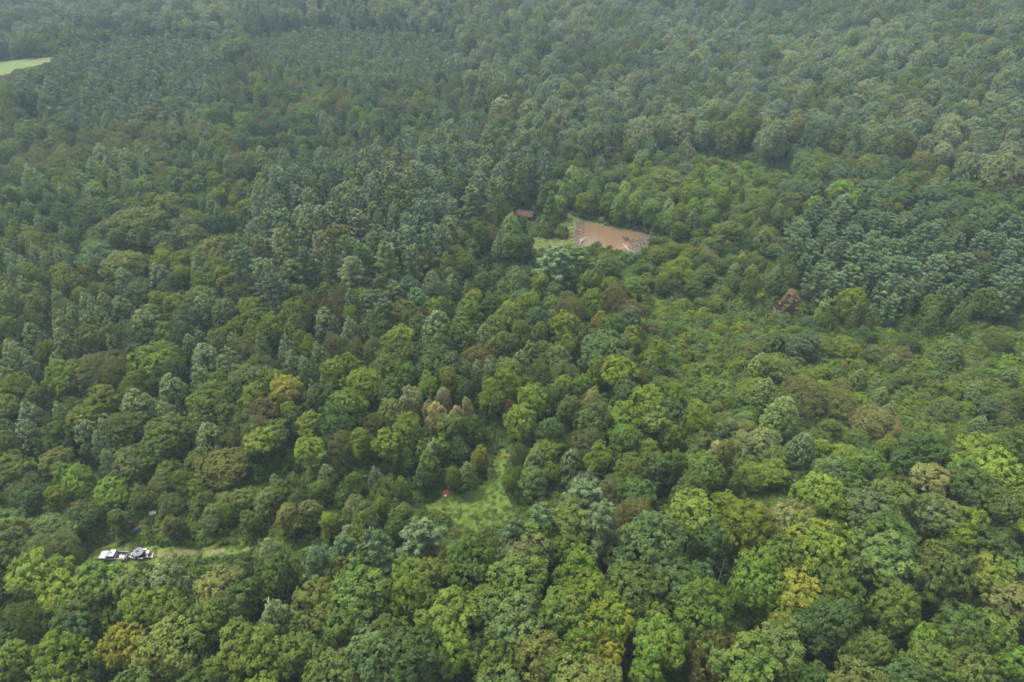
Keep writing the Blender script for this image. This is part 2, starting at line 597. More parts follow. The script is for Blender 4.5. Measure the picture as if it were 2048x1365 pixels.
for s in range(4):
    R, H = 3.2, 15.0
    add_shape('tall_broadleaf_tree', crown_arrays(150 + s, R, H * .66, H, 'dome', 30, .95, 11, .42, 18, .155, lump=.34, pull=.3, fill=380),
              trunk_mb(110 + s, H, .2, R=R, limbs=5, l0=.45, lean=1.0), R, H, M_LEAF)
for s in range(4):                                   # pale-topped, pointed ovals
    R, H = 3.7, 16.0
    add_shape('tulip_tree', crown_arrays(200 + s, R, H * .14, H, 'ovate', 82, .80, 9, .34, 16, .15, lump=.14, pull=.10, fill=550,
              tips=True, lift=.9, upb=.6), trunk_mb(20 + s, H, .22, R=R), R, H, M_TULIP)
for s in range(5):                                   # fine-leaved spreading crowns
    rg = random.Random(s + 50)
    R, H = 4.6, 11.0
    add_shape('locust_tree', crown_arrays(300 + s, R, H * .22, H, 'dome', rg.choice([64, 80]), 1.0, 12, .55, 18, .16, aspect=.34,
              lump=.3, droop=.5, jit=1.0, pull=.12, fill=450, upb=.25), trunk_mb(30 + s, H, .2, R=R, limbs=8), R, H, M_FEATHER)
for s in range(5):
    R, H = 4.9, 17.0
    add_shape('pine_tree', pine_arrays(400 + s, R, H, H * .24, 9 + s % 2, tuft=12, needle=.46, flat=.27, dense=1.15), trunk_mb(40 + s, H, .26, top=.97, R=R, limbs=10, l0=.2, lean=.15, pine=True), R, H, M_NEEDLE)
for s in range(3):
    R, H = 2.1, 8.0
    add_shape('young_pine', pine_arrays(450 + s, R, H, H * .12, 10, tuft=6, needle=.36, dense=1.15, nb=5), trunk_mb(60 + s, H, .12, top=.95, R=R, limbs=3, lean=.1, pine=True), R, H, M_NEEDLE)
for s in range(3):
    R, H = 1.7, 7.0
    add_shape('cedar_tree', crown_arrays(500 + s, R, .25, H, 'cone', 56, .42, 7, .28, 10, .15, aspect=.4, lump=.12, pull=.06, fill=350, lift=.8), trunk_mb(70 + s, H, .1, R=1, limbs=3), R, H, M_LEAF)
for s in range(5):
    R, H = 2.2, 2.8
    add_shape('shrub', crown_arrays(600 + s, R, .15, H, 'mound', 26, .62, 9, .34, 16, .13, lump=.34, pull=.18, fill=220), trunk_mb(80 + s, H, .06, R=1.6, limbs=4), R, H, M_LEAF)
for s in range(3):
    R, H = 1.9, 14.0
    add_shape('vine_clad_tree', crown_arrays(700 + s, R, .4, H, 'column', 74, .62, 8, .36, 11, .19, lump=.3, pull=.12, fill=400, droop=.3), trunk_mb(90 + s, H, .2, R=1.3, limbs=3), R, H, M_LEAF)
for s in range(4):                                   # knee to chest high weeds and brambles
    add_shape('weed', crown_arrays(800 + s, 1.2, .05, .75, 'mound', 13, .34, 7, .24, 11, .10, lump=.3, pull=.2, fill=60), None, 1.2, .75, M_LEAF)

CROWN_C = {'broadleaf_tree': .63, 'tulip_tree': .57, 'locust_tree': .6, 'pine_tree': .62, 'young_pine': .5, 'cedar_tree': .45,
           'shrub': .45, 'vine_clad_tree': .55, 'weed': .4}

# ------------------------------------------------------------------ colours (leaf albedo, with distance brightness painted into the far tints)
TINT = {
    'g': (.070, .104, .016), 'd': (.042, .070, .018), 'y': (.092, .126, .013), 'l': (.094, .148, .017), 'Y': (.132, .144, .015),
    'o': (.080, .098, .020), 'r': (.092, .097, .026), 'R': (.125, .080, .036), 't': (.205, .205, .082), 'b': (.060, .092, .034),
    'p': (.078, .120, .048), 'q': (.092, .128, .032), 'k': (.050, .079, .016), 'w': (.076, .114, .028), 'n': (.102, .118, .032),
    's': (.115, .160, .078), 'h': (.104, .140, .066), 'f': (.078, .112, .044), 'j': (.124, .156, .058),  # h, f, j: far greens, haze and lit-slope brightness put into the leaf colour
}
COLNAME = {'h': 'pale grey-green', 'f': 'muted green', 'j': 'light green', 's': 'silvery green', 'g': 'mid-green', 'd': 'dark green', 'y': 'yellow-green', 'l': 'bright green', 'Y': 'golden-yellow', 'o': 'olive', 'r': 'olive-brown',
           'R': 'rust-red', 't': 'pale tan', 'b': 'blue-green', 'p': 'grey-green', 'q': 'pale green', 'k': 'deep green', 'w': 'soft green', 'n': 'dull ochre'}
KINDCODE = {'B': 'broadleaf_tree', 'T': 'tulip_tree', 'L': 'locust_tree', 'P': 'pine_tree', 'J': 'young_pine', 'C': 'cedar_tree', 'S': 'shrub', 'V': 'vine_clad_tree'}

# ------------------------------------------------------------------ zones of the photograph (2048 x 1365 px, canopy level)
def P(s):
    a = [float(v) for v in s.replace(',', ' ').split()]
    return list(zip(a[::2], a[1::2]))


# (polygon, canopy height, [(kind, colours, weight, dmin, dmax)])
ZONES = [
    ('far woods', P('-9999 -9999 9999 -9999 9999 9999 -9999 9999'), 12.5, [('B', 'ggdbwyk', .60, 6.5, 11), ('L', 'oorn', .12, 6, 9.5), ('T', 'gw', .14, 5, 7.5), ('B', 'yo', .14, 6, 10)]),
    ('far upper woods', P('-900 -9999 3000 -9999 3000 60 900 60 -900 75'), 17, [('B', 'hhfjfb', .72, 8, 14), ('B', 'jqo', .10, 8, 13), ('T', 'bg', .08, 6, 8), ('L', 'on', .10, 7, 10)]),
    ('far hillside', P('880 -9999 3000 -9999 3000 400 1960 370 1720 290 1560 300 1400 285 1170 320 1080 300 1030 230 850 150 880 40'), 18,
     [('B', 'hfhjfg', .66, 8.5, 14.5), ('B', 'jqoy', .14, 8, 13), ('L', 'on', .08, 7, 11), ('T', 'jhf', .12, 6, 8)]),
    ('young pine plantation', P('130 95 330 60 430 85 480 160 400 255 300 275 180 290 90 225 60 165'), 9, [('J', 'pf', .70, 3.6, 6), ('T', 'w', .08, 5, 7), ('B', 'fjgo', .22, 5, 8)]),
    ('young pine plantation', P('500 70 620 45 900 60 960 150 830 175 640 150 520 130'), 9, [('J', 'pf', .8, 3.6, 5.5), ('B', 'gq', .12, 5, 8), ('L', 'o', .08, 5, 7)]),
    ('brown locust belt', P('-300 300 40 285 200 262 330 266 330 330 240 330 150 345 -300 370'), 12, [('L', 'roon', .65, 6.5, 10), ('B', 'ok', .35, 7, 10)]),
    ('left slope woods', P('-300 350 520 340 540 440 230 440 110 520 -300 480'), 13, [('L', 'oro', .20, 6, 9.5), ('B', 'gywkd', .56, 6, 10), ('T', 'gw', .24, 5, 7)]),
    ('tulip grove', P('-400 480 110 470 200 560 240 640 230 720 110 760 -400 780'), 14, [('T', 'ggw', .60, 5, 7.5), ('L', 'o', .18, 6, 9), ('B', 'gy', .22, 6, 9)]),
    ('middle woods', P('480 640 700 600 1230 600 1340 800 1480 1000 1230 1010 1060 860 980 860 820 960 500 940'), 14,
     [('B', 'ggykd', .56, 6.5, 10.5), ('L', 'orn', .14, 6, 9), ('B', 'yyo', .18, 6, 9), ('T', 'gw', .08, 5, 7)]),
    ('roadside woods', P('-300 900 250 930 760 930 830 990 760 1080 560 1090 180 1080 -300 1100'), 9, [('B', 'gkoy', .55, 5, 8), ('L', 'on', .15, 5, 7), ('B', 'yol', .15, 5, 8), ('S', 'gwl', .15, 4, 6)]),
    ('meadow edge', P('600 930 760 900 900 860 960 840 1060 850 1120 900 1180 960 1130 1000 1010 1060 760 1080 560 1090'), 10,
     [('B', 'gkyd', .6, 5, 8), ('T', 'gw', .14, 4, 6), ('L', 'on', .12, 5, 7), ('B', 'yl', .14, 5, 7)]),
    ('front woods', P('-900 1130 40 1175 200 1140 480 1140 760 1110 950 1080 1230 1010 1500 1030 1700 960 1860 930 3200 930 3200 3000 -900 3000'), 18,
     [('B', 'ggkdwy', .60, 8.5, 13), ('B', 'lyoy', .24, 8, 12), ('L', 'orn', .10, 7, 10), ('T', 'gw', .06, 6, 8)]),
    ('white pine stand', P('500 400 560 370 640 345 760 325 900 295 1000 285 1080 295 1092 400 1000 430 945 425 920 470 890 520 800 560 700 570 590 540 540 600 470 560 500 470'), 17,
     [('P', 'sjsjqss', .94, 7.8, 10.8), ('B', 'ok', .07, 6, 8)]),
    ('dense pine stand', P('1590 440 1640 420 1720 415 1830 430 1900 465 1960 540 1965 600 1900 600 1830 620 1720 610 1630 580 1575 530'), 12, [('P', 'pppb', .97, 7.2, 10.5), ('L', 'o', .03, 5, 6)]),
    ('dense pine stand', P('1960 490 2040 440 2500 440 2500 650 2000 650 1975 590'), 12, [('P', 'pppb', .95, 7.2, 10.5), ('B', 'y', .05, 5, 6)]),
    ('thicket', P('1390 292 1480 300 1580 315 1600 380 1560 400 1520 440 1450 440 1385 370'), 3.5, [('S', 'gwlq', .68, 3.0, 6), ('B', 'glr', .22, 4, 6), ('C', 'g', .10, 2.5, 3.5)]),
    ('thicket', P('1290 470 1450 440 1560 450 1570 560 1450 590 1290 590 1235 540'), 7, [('B', 'gykw', .6, 5, 8), ('S', 'gw', .2, 4, 6), ('L', 'o', .2, 5, 7)]),
    ('thicket', P('1255 590 1450 575 1620 625 3000 630 3000 900 1850 890 1700 880 1560 850 1440 850 1350 800 1290 700'), 4.5,
     [('S', 'gwlqywl', .66, 2.4, 5.4), ('B', 'gkyow', .17, 4, 6), ('L', 'orn', .09, 4.5, 6.5), ('T', 'g', .05, 3.5, 5), ('C', 'dk', .03, 2.5, 3.5)]),
    ('overgrown field', P('1440 850 1700 880 1850 890 3000 900 3000 930 1860 930 1690 960 1560 990 1450 950 1380 900'), 7,
     [('B', 'gkyd', .5, 5.5, 8.5), ('L', 'on', .2, 5, 8), ('S', 'gwq', .2, 4, 7), ('B', 'ot', .1, 5, 7)]),
    ('pond woods', P('1075 470 1130 350 1290 340 1400 350 1390 440 1320 470 1140 440'), 11, [('B', 'glyw', .75, 6, 8.5), ('T', 'l', .25, 5, 7)]),
]
# open ground seen between the trees
CLEAR = {
    'meadow': P('812 1002 900 985 955 962 982 905 992 878 1018 900 1010 955 1026 982 1062 1008 1040 1030 960 1044 905 1052 885 1030 850 1018'),
    'meadow_low': P('880 1030 960 1040 1040 1024 1036 1048 960 1062 895 1062'),
    'strip': P('180 1075 260 1078 330 1081 420 1078 515 1076 524 1092 500 1106 440 1110 300 1120 200 1120 175 1100'),
    'strip_end': P('585 1082 655 1078 645 1100 600 1103'),
    'gravel': P('22 1148 60 1136 72 1140 60 1152 32 1164'),
    'glade': P('1488 978 1524 976 1546 1008 1528 1034 1495 1030'),
    'pond': P('1068 486 1078 466 1106 452 1128 440 1140 426 1165 432 1230 452 1296 466 1318 478 1290 492 1262 508 1235 494 1180 492 1140 492 1090 490'),
    'far_meadow': P('-80 122 20 122 60 117 112 114 92 125 40 136 10 148 -80 152'),
    'dirt': P('932 552 962 541 1004 532 996 544 952 560'),
    'field_a': P('1812 668 1856 656 1930 665 1955 688 1900 697 1836 690'),
    'field_b': P('2020 676 2060 690 2110 745 2040 735'),
    'field_c': P('1870 740 1938 744 1930 764 1884 774 1862 760'),
    'field_d': P('1436 722 1498 716 1516 738 1480 748 1450 745'),
    'shed': P('1034 410 1066 413 1072 436 1048 438 1038 424'),
    'junk': P('262 1032 286 1030 290 1062 266 1068'),
    'sheet': P('302 1028 322 1028 322 1042 302 1042'),
    'tarp': P('878 978 902 978 902 994 878 994'),
    'dead_pine': P('1568 588 1593 588 1593 618 1568 618'),
    'dead_grey': P('1538 614 1562 614 1562 640 1538 640'),
    'truck': P('194 1094 312 1094 312 1130 194 1130'),
}

# ------------------------------------------------------------------ trees one can pick out: x y width kind+colour
HAND = """
1384 1047 90 Bl;1302 1115 135 Bw;1505 1070 118 By;1578 1055 78 Bn;1645 1022 125 By;1738 1040 92 Bb;1768 1092 110 Bg;1640 1132 145 By;1562 1120 70 Bg
1665 1200 112 Bg;1522 1180 108 Bl;1590 1205 85 BY;1570 1258 58 BY;1402 1250 128 Bg;1418 1312 95 Lr;1322 1300 80 Bl;1553 1328 112 Bw;1650 1272 140 Bk;1733 1325 118 Bg
1792 1235 112 Bg;1848 1292 62 Bl;1917 1290 100 Bk;1975 1285 92 Bg;2017 1335 66 Bl;2028 1230 84 Bn;1877 1160 122 Bo;1870 1048 88 Bn;1920 1075 108 By;1990 1032 98 Bo
1985 1108 80 Bd;1975 1165 74 By;2032 1165 74 Bw;1850 1348 86 Bg;1935 1365 82 Bo;1422 1085 60 Bd;1398 1162 60 Bd
1026 1080 80 Pb;1082 1060 92 Pp;1172 1016 96 Pp;1200 1066 104 Pb;1142 1060 78 Bg;1267 1045 92 Lr;1075 1095 108 Bg;1018 1088 52 Lr;1056 1126 88 Bn;1136 1108 62 Bg
1035 1185 108 Bg;1160 1165 112 Bl;1182 1206 80 By;1262 1198 100 Bk;1120 1240 90 Bg;1027 1268 108 Bw;1222 1257 90 By;1264 1268 46 BY;1211 1316 60 BY;1166 1290 68 Bl
1313 1300 88 Bl;1080 1332 92 Bo;1013 1342 62 Bg;1122 1358 84 Bg;1290 1358 60 Bl;1302 1240 60 Bg
540 1114 56 Tw;700 1084 52 Tw;706 1092 64 By;842 1096 100 Pp;915 1124 90 Lr;558 1166 110 Bk;640 1140 84 Pb;756 1118 104 Pb;690 1112 70 Pp;670 1155 60 Bo
725 1206 108 Bg;825 1216 118 By;815 1157 66 Bl;862 1160 64 Bo;940 1155 122 Bg;637 1216 80 Bo;554 1257 88 Tw;615 1260 60 Bo;651 1246 62 Bo;688 1270 72 Bg;771 1277 66 Bo
898 1262 106 Bl;917 1208 54 BY;974 1228 76 Bg;603 1323 80 Bg;744 1338 126 Bw;532 1330 88 Bg;903 1323 76 Bl;957 1313 58 Bd;985 1340 72 Bg
106 1083 86 Bw;6 1130 74 Bo;72 1168 88 Bl;122 1152 54 Bl;150 1152 42 Bl;200 1190 92 Bg;131 1202 80 By;338 1182 88 Tw;274 1186 66 Bn;441 1192 82 Bn;499 1186 46 Pb
289 1232 70 By;344 1216 60 By;398 1214 62 Ln;55 1262 108 Lo;170 1236 80 Bk;213 1252 50 By;146 1284 80 Bd;359 1262 80 Bg;252 1308 80 BY;231 1290 44 BR;131 1332 88 By
27 1342 80 Bg;347 1320 112 Bo;426 1245 70 Bg;486 1326 108 Bg;480 1220 80 Bk;8 1184 52 Bd
6 1065 80 Bw;58 1005 60 Bd;116 1000 54 By;164 1047 60 Bk;219 998 72 Bl;236 1044 46 Bg;284 998 44 Bo;325 968 50 Bo;340 1050 36 Bo;356 1052 34 Bo;395 985 46 By;425 1042 58 Bn
447 1030 46 By;532 1010 58 Bn;578 1042 58 Bo;500 1050 50 Bg;560 990 50 Bg;620 1030 56 Bn;660 1050 50 By
26 788 64 By;12 825 50 By;193 756 98 Lr;308 740 84 By;340 715 50 Bl;410 726 62 Tw;457 732 54 Tw;401 758 44 Tg;343 785 58 Tg;264 776 56 By;273 825 72 Tg;205 812 76 By
126 767 88 By;571 790 78 BY;498 770 86 Ln;522 835 72 Lr;440 762 46 Bl;466 792 60 Bw;419 888 66 Tg;466 880 42 Ln;524 893 60 By;173 852 86 By;100 852 34 Lr;53 876 56 Tw
61 838 52 Tb;123 829 38 Tw;202 888 42 Tw;217 925 38 Tb;18 893 62 Bo;114 936 74 Bo;23 955 84 Bg;252 946 86 Bo;322 899 96 Bg;346 862 50 Bo;445 955 96 Bo;337 955 58 Bg
551 967 30 Tw;419 817 86 Bg;457 832 58 Bw;551 873 50 Bg;70 799 50 Bg;117 882 70 Bk;249 864 68 Bo;395 930 50 Bg;480 930 50 By
272 468 100 Bo;190 528 84 Bb;244 545 84 Bo;205 480 70 Bo;331 490 56 Bb;331 450 46 Bd;384 450 54 Ln;390 480 62 Bo;337 420 66 Bo;422 517 76 Bo;463 494 46 Pw;486 526 66 Pp
366 552 46 By;319 558 50 Tb;275 593 54 Bb;319 608 50 By;410 622 58 Tg;337 652 44 Lr;480 587 50 Lr;548 578 60 Pp;583 552 60 Pq;460 593 36 Pw;498 625 60 By
287 660 64 Tg;300 640 58 Bw;120 642 36 Tw;150 630 36 Tw;176 645 36 Tw;205 640 36 Tw;222 662 34 Tw;176 611 40 Tw;165 590 34 Bl;211 605 36 Tw;67 677 48 Tw;26 710 48 Tw;62 733 34 Tw
100 708 58 Lo;187 687 74 Bo;322 712 66 By;25 520 34 Tw;18 498 32 Tw;50 535 36 Tw;75 510 36 Tw;30 548 34 Tw;95 520 34 Tw;50 575 36 Tw;18 573 46 Bo;70 612 56 Bo;138 566 54 Bo
18 655 50 By;470 668 58 By;510 672 58 By;542 656 54 By;492 705 54 Ln;516 738 58 Ln;401 674 30 Tg;440 684 56 Bo;586 731 48 Tg;574 697 40 Tw;610 735 36 Tw
745 612 64 Pb;790 598 64 Pb;835 606 58 Pp;770 630 60 Pb;650 645 48 Tw;701 660 40 Tw;702 628 36 Bl;670 686 42 Ln;711 702 42 Ln;755 664 66 Bk;805 640 70 Bo;875 668 74 Tw
915 676 68 Bg;805 680 50 By;931 637 72 Bg;1004 648 64 Bg;1080 641 54 Bb;1133 659 74 By;1174 678 54 Lo;969 676 44 Tg;1010 700 74 Bk;640 712 40 Tw;673 748 68 By;702 738 58 By
764 745 66 Bg;805 752 60 Bg;726 776 70 By;626 779 28 Tw;855 768 46 Bl;787 711 80 Bo;840 714 60 Bd;881 742 86 Bk;955 737 28 Tw;978 734 44 Lr;1016 746 64 Bw;1075 748 54 Lo
1130 748 50 Ln;1118 714 54 Bq;931 776 42 Bd;1066 802 66 Bl;1040 842 60 Bl;1016 817 32 LR;1142 818 58 Bo;1186 790 32 Bt;1110 788 46 Bg;782 832 64 Bo;694 823 86 Bg
620 857 50 By;720 888 64 By;620 911 60 By;773 894 52 By;899 858 50 Bg;943 864 58 Bk;960 916 42 BY;811 922 44 Bk;752 957 34 Tb;653 955 40 Tg;708 969 42 Bg;802 969 26 Bl
849 953 44 Bb;934 949 38 Tg;906 951 32 Bo;1041 905 34 Lo;1098 916 72 By;1068 972 66 Bq;1142 931 48 Td;1021 968 24 Bg;1036 946 24 By
1174 887 58 Lr;1104 869 62 Bk;1058 874 36 Bd;640 985 50 Bg;715 1024 50 Bn;765 1018 42 By
1229 662 68 Bg;1200 638 38 BY;1211 711 88 Bw;1276 764 48 Lo;1305 788 28 Bt;1252 799 74 Bk;1308 848 54 Bg;1340 832 50 Bd;1249 843 58 Bl;1252 887 78 Bg;1375 850 44 By
1393 899 62 Bo;1264 946 70 Bg;1317 938 68 Bw;1405 946 78 Bg;1352 922 40 By;1463 856 38 Bn;1493 863 44 Bn;1490 893 50 Bn;1530 893 60 Bn;1566 836 66 Tg;1531 793 54 Tg;1522 732 40 Tg
1607 805 84 Lr;1612 700 68 Bb;1557 686 36 Pk;1554 746 58 Bo;1677 815 66 Lo;1604 905 60 Td;1548 958 68 By;1223 978 50 Ln;1472 964 30 By;1501 702 34 Ln
1752 855 74 Lr;1690 800 36 By;1764 793 30 Tg;1954 788 38 Tg;1784 729 32 Tg;1910 707 40 Tg;1998 899 68 Bk;1863 918 44 Td;1904 908 24 Tw;1963 852 30 Tw;1805 884 22 Tg
1775 826 28 Tg;1726 914 50 Bd;1696 706 52 By;1729 678 44 Bd;1820 694 44 Bk;1890 824 50 Ln;1981 823 54 Bb;1998 690 48 Lo;2025 755 28 Tg;1781 984 72 Lo;1860 975 74 Bn
1922 943 60 Bl;1983 955 86 Bl;2045 1005 60 By;1970 985 60 Bo;1700 985 56 Bk;1640 945 50 Bg
1470 543 27 Tl;1504 546 27 Tl;1485 521 24 Tl;1517 454 27 Tg;1530 480 36 Tg;1628 413 44 Bl;1685 382 46 Bl;1824 366 46 Bw;1930 400 78 Bk;1980 430 76 Bk;1900 432 60 Bb;1868 405 68 Bb
1600 382 46 Bb;1575 380 30 Bb;1740 390 60 Bb;1775 400 50 Bb;1805 410 54 Bk;1527 434 44 Bo;1463 475 66 Bo;1416 519 38 Ln;1555 492 38 Lr;1558 548 40 Lo
1650 613 30 Tl;1700 594 20 Tg;1723 584 20 Tg;1710 622 23 Tg;1742 622 25 Tg;1754 578 18 Tg;1837 575 25 Tg;1819 600 18 Tg;1868 622 25 Tg;1917 619 23 Tg;1938 616 18 Tg;1916 584 20 Tg
1618 648 28 Bb;1805 658 28 Bb
1102 412 40 Cw;1000 406 34 Pq;1022 456 46 Tl;1094 456 30 Sg;1124 460 26 So;1110 538 88 Pp;1152 534 78 Pw;1048 446 18 Cd;1192 492 24 Sb;1217 500 22 Sg;1237 506 22 Sg;1167 502 22 Sy;1140 497 24 Sl;1290 503 24 Sg;1262 516 26 Sw;1206 505 28 Sg;1248 513 24 Sl;1180 503 24 Sw
1310 486 26 Bk;1303 420 48 Bl;1268 422 40 Bg;1173 404 44 By;1222 410 46 Bg;1250 385 34 Tl;1145 356 38 Tl;1285 392 36 Bl;1330 372 70 Bo
854 523 38 Lr;942 517 27 Tg;945 453 30 Bg;967 570 50 Bk;904 573 38 Tg;936 579 27 Tg;1004 573 25 Tw;1048 561 30 Tg;781 500 68 Pp;725 518 58 Pw;863 476 58 Pp;617 476 66 Pw;567 453 66 Pp
679 480 64 Bo;661 523 40 Pw;611 517 44 Pw;700 365 42 Pq;1040 350 44 Pw;1060 330 40 Pp
202 314 40 Tw;236 314 30 Tw;188 342 38 Tw;253 325 42 Tw;215 330 26 Tw;280 300 30 Tw;297 315 34 Tw;167 362 32 Tw;229 359 30 Tw;253 349 30 Tw;290 342 30 Tw;65 359 44 Tw;185 390 34 Tw
371 328 48 Bd;328 352 48 Lo;48 273 42 Bw;294 240 54 Bo;427 200 48 Bd;415 167 26 Tb;92 205 34 Tb;171 195 32 Tb;44 174 34 Tb;102 177 38 Tb;472 108 66 Bw;338 212 34 Bl;523 314 34 Tl
410 352 66 Bk;533 349 66 Bk;595 355 54 Bd
"""
SPECIAL_LABEL = {
    (1580, 602): None,
}
VINES = "846 902 26 Vg;866 900 30 Vw;888 896 28 Vg;858 930 34 Vg"
TAN = "823 796 42 Bt;887 790 30 Bt;858 814 28 Bt;872 830 46 Bt;913 826 30 Bt;934 811 30 Bt"


def zone_of(px, py):
    z = np.zeros(np.shape(px), int)
    for i, (_, poly, _, _) in enumerate(ZONES):
        if i:
            z[inside(poly, px, py)] = i
    return z


TOPK = {'broadleaf_tree': .46, 'tulip_tree': .62, 'locust_tree': .42, 'pine_tree': .46, 'young_pine': .5, 'cedar_tree': .8, 'shrub': .3, 'vine_clad_tree': .6}
trees = []     # dict(kind, code, x, y, w, h, dep, px, py, pw)


def tree_height(kind, canopy, w):
    k = {'broadleaf_tree': 1.0, 'tulip_tree': 1.12, 'locust_tree': .86, 'pine_tree': 1.15, 'young_pine': .95, 'cedar_tree': 1.0, 'shrub': .6, 'vine_clad_tree': 1.0}[kind]
    h = canopy * k * (.78 + .022 * w)
    lo = {'broadleaf_tree': .95, 'tulip_tree': 1.7, 'locust_tree': .85, 'pine_tree': 1.25, 'young_pine': 1.6, 'cedar_tree': 2.3, 'shrub': .5, 'vine_clad_tree': 3.0}[kind] * w
    hi = {'broadleaf_tree': 2.9, 'tulip_tree': 3.4, 'locust_tree': 2.0, 'pine_tree': 3.4, 'young_pine': 2.8, 'cedar_tree': 4.0, 'shrub': .9, 'vine_clad_tree': 6.0}[kind] * w
    return float(min(max(h, lo), hi))


for chunk in (HAND, VINES, TAN):
    for e in chunk.replace('\n', ';').split(';'):
        e = e.split()
        if len(e) != 4:
            continue
        px, py, pw, kc = float(e[0]), float(e[1]), float(e[2]), e[3]
        kind, code = KINDCODE[kc[0]], kc[1]
        zi = int(zone_of(np.array([px]), np.array([py]))[0])
        canopy = ZONES[zi][2]
        if kc == 'Bt': canopy = 13
        h = canopy
        for _ in range(4):                              # the crown's top is what the photograph fixes
            x, y, dep = at(px, py - TOPK[kind] * pw, h)
            w = pw * float(dep) / FPX
            h = tree_height(kind, canopy, w)
        dc = proj(x, y, terrain(x, y) + h * .72)[2]       # the middle of the crown stands on the pixel's column
        x = (px - 1024) / FPX * dc
        trees.append(dict(kind=kind, code=code, x=float(x), y=float(y), w=w * 1.06, h=h, zone=zi, hand=True))
NH = len(trees)

# ---- the rest of the woods: thrown darts, kept where they neither crowd a tree nor stand in the view of an opening
n_c = 130000
cx = RNG.uniform(-620, 620, n_c)
cy_ = 30 + 830 * RNG.uniform(0, 1, n_c) ** .75
keep = np.abs(cx) < cy_ * .80 + 75
cx, cy_ = cx[keep], cy_[keep]
tz = terrain(cx, cy_)
px14, py14, _ = proj(cx, cy_, tz + 9)
zi = zone_of(px14, py14)
can = np.array([z[2] for z in ZONES])[zi]
px2, py2, _ = proj(cx, cy_, tz + can * .6)
zi = zone_of(px2, py2)
can = np.array([z[2] for z in ZONES])[zi]
n1 = wave(cx, cy_, 16, 1.3); n2 = wave(cx, cy_, 24, 4.1); n3 = wave(cx, cy_, 9, 2.2)
r1 = RNG.uniform(0, 1, len(cx)); r2 = RNG.uniform(0, 1, len(cx)); r3 = RNG.uniform(0, 1, len(cx))
grid = {}
G = 8.0


def near(x, y, w, f):
    gx, gy = int(x // G), int(y // G)
    for i in range(gx - 2, gx + 3):
        for j in range(gy - 2, gy + 3):
            for (a, b, ww) in grid.get((i, j), ()):
                m = f * (w + ww) * .5
                if (a - x) ** 2 + (b - y) ** 2 < m * m:
                    return True
    return False


for t in trees:
    grid.setdefault((int(t['x'] // G), int(t['y'] // G)), []).append((t['x'], t['y'], t['w']))
cand = []
for i in range(len(cx)):
    Z = ZONES[zi[i]]
    u = (0.55 * r1[i] + 0.45 * min(max((n1[i] - .5) * 1.5 + .5, 0), .999))
    acc = 0
    for (kc, cols, wt, d0, d1) in Z[3]:
        acc += wt
        if u <= acc: break
    w = d0 + (d1 - d0) * (r2[i] ** 1.1)
    if near(cx[i], cy_[i], w, .90 if n3[i] > .88 else .63):
        continue
    q = min(max((n2[i] - .5) * 1.6 + .5, 0), .999) * .55 + r3[i] * .45
    code = cols[min(int(q * len(cols)), len(cols) - 1)]
    kind = KINDCODE[kc]
    h = tree_height(kind, Z[2] * (0.78 + .40 * r3[i]), w)
    grid.setdefault((int(cx[i] // G), int(cy_[i] // G)), []).append((cx[i], cy_[i], w))
    cand.append(dict(kind=kind, code=code, x=float(cx[i]), y=float(cy_[i]), w=w, h=h, zone=int(zi[i]), hand=False))
# keep views into the openings free
cX = np.array([t['x'] for t in cand]); cY = np.array([t['y'] for t in cand]); cW = np.array([t['w'] for t in cand]); cH = np.array([t['h'] for t in cand])
cT = terrain(cX, cY)
bad = np.zeros(len(cand), bool)
for fz, fr in ((.05, .0), (.2, 0), (.3, .35), (.4, .5), (.5, .25), (.5, .53), (.5, 0), (.63, .5), (.75, .46), (.75, .2), (.87, .35), (.9, 0), (1.0, .15), (1.03, 0)):
    for sgn in ((-1, 1) if fr else (1,)):
        qx, qy, _ = proj(cX + sgn * cW * fr, cY, cT + cH * fz)
        for k, poly in CLEAR.items():
            bad |= (sdist(poly, qx, qy) < (11 if k in ('truck', 'strip', 'strip_end') else 7 if k.startswith('meadow') else 0))
trees += [t for t, b in zip(cand, bad) if not b]

X = np.array([t['x'] for t in trees]); Y = np.array([t['y'] for t in trees]); Hh = np.array([t['h'] for t in trees]); W = np.array([t['w'] for t in trees])
TZ = terrain(X, Y)
cc = np.array([CROWN_C[t['kind']] for t in trees])
PX, PY, DEP = proj(X, Y, TZ + Hh * cc)
PW = W * FPX / DEP
for i, t in enumerate(trees):
    t['z'] = float(TZ[i]); t['px'] = float(PX[i]); t['py'] = float(PY[i]); t['pw'] = float(PW[i])
print("trees", len(trees), "hand", NH)

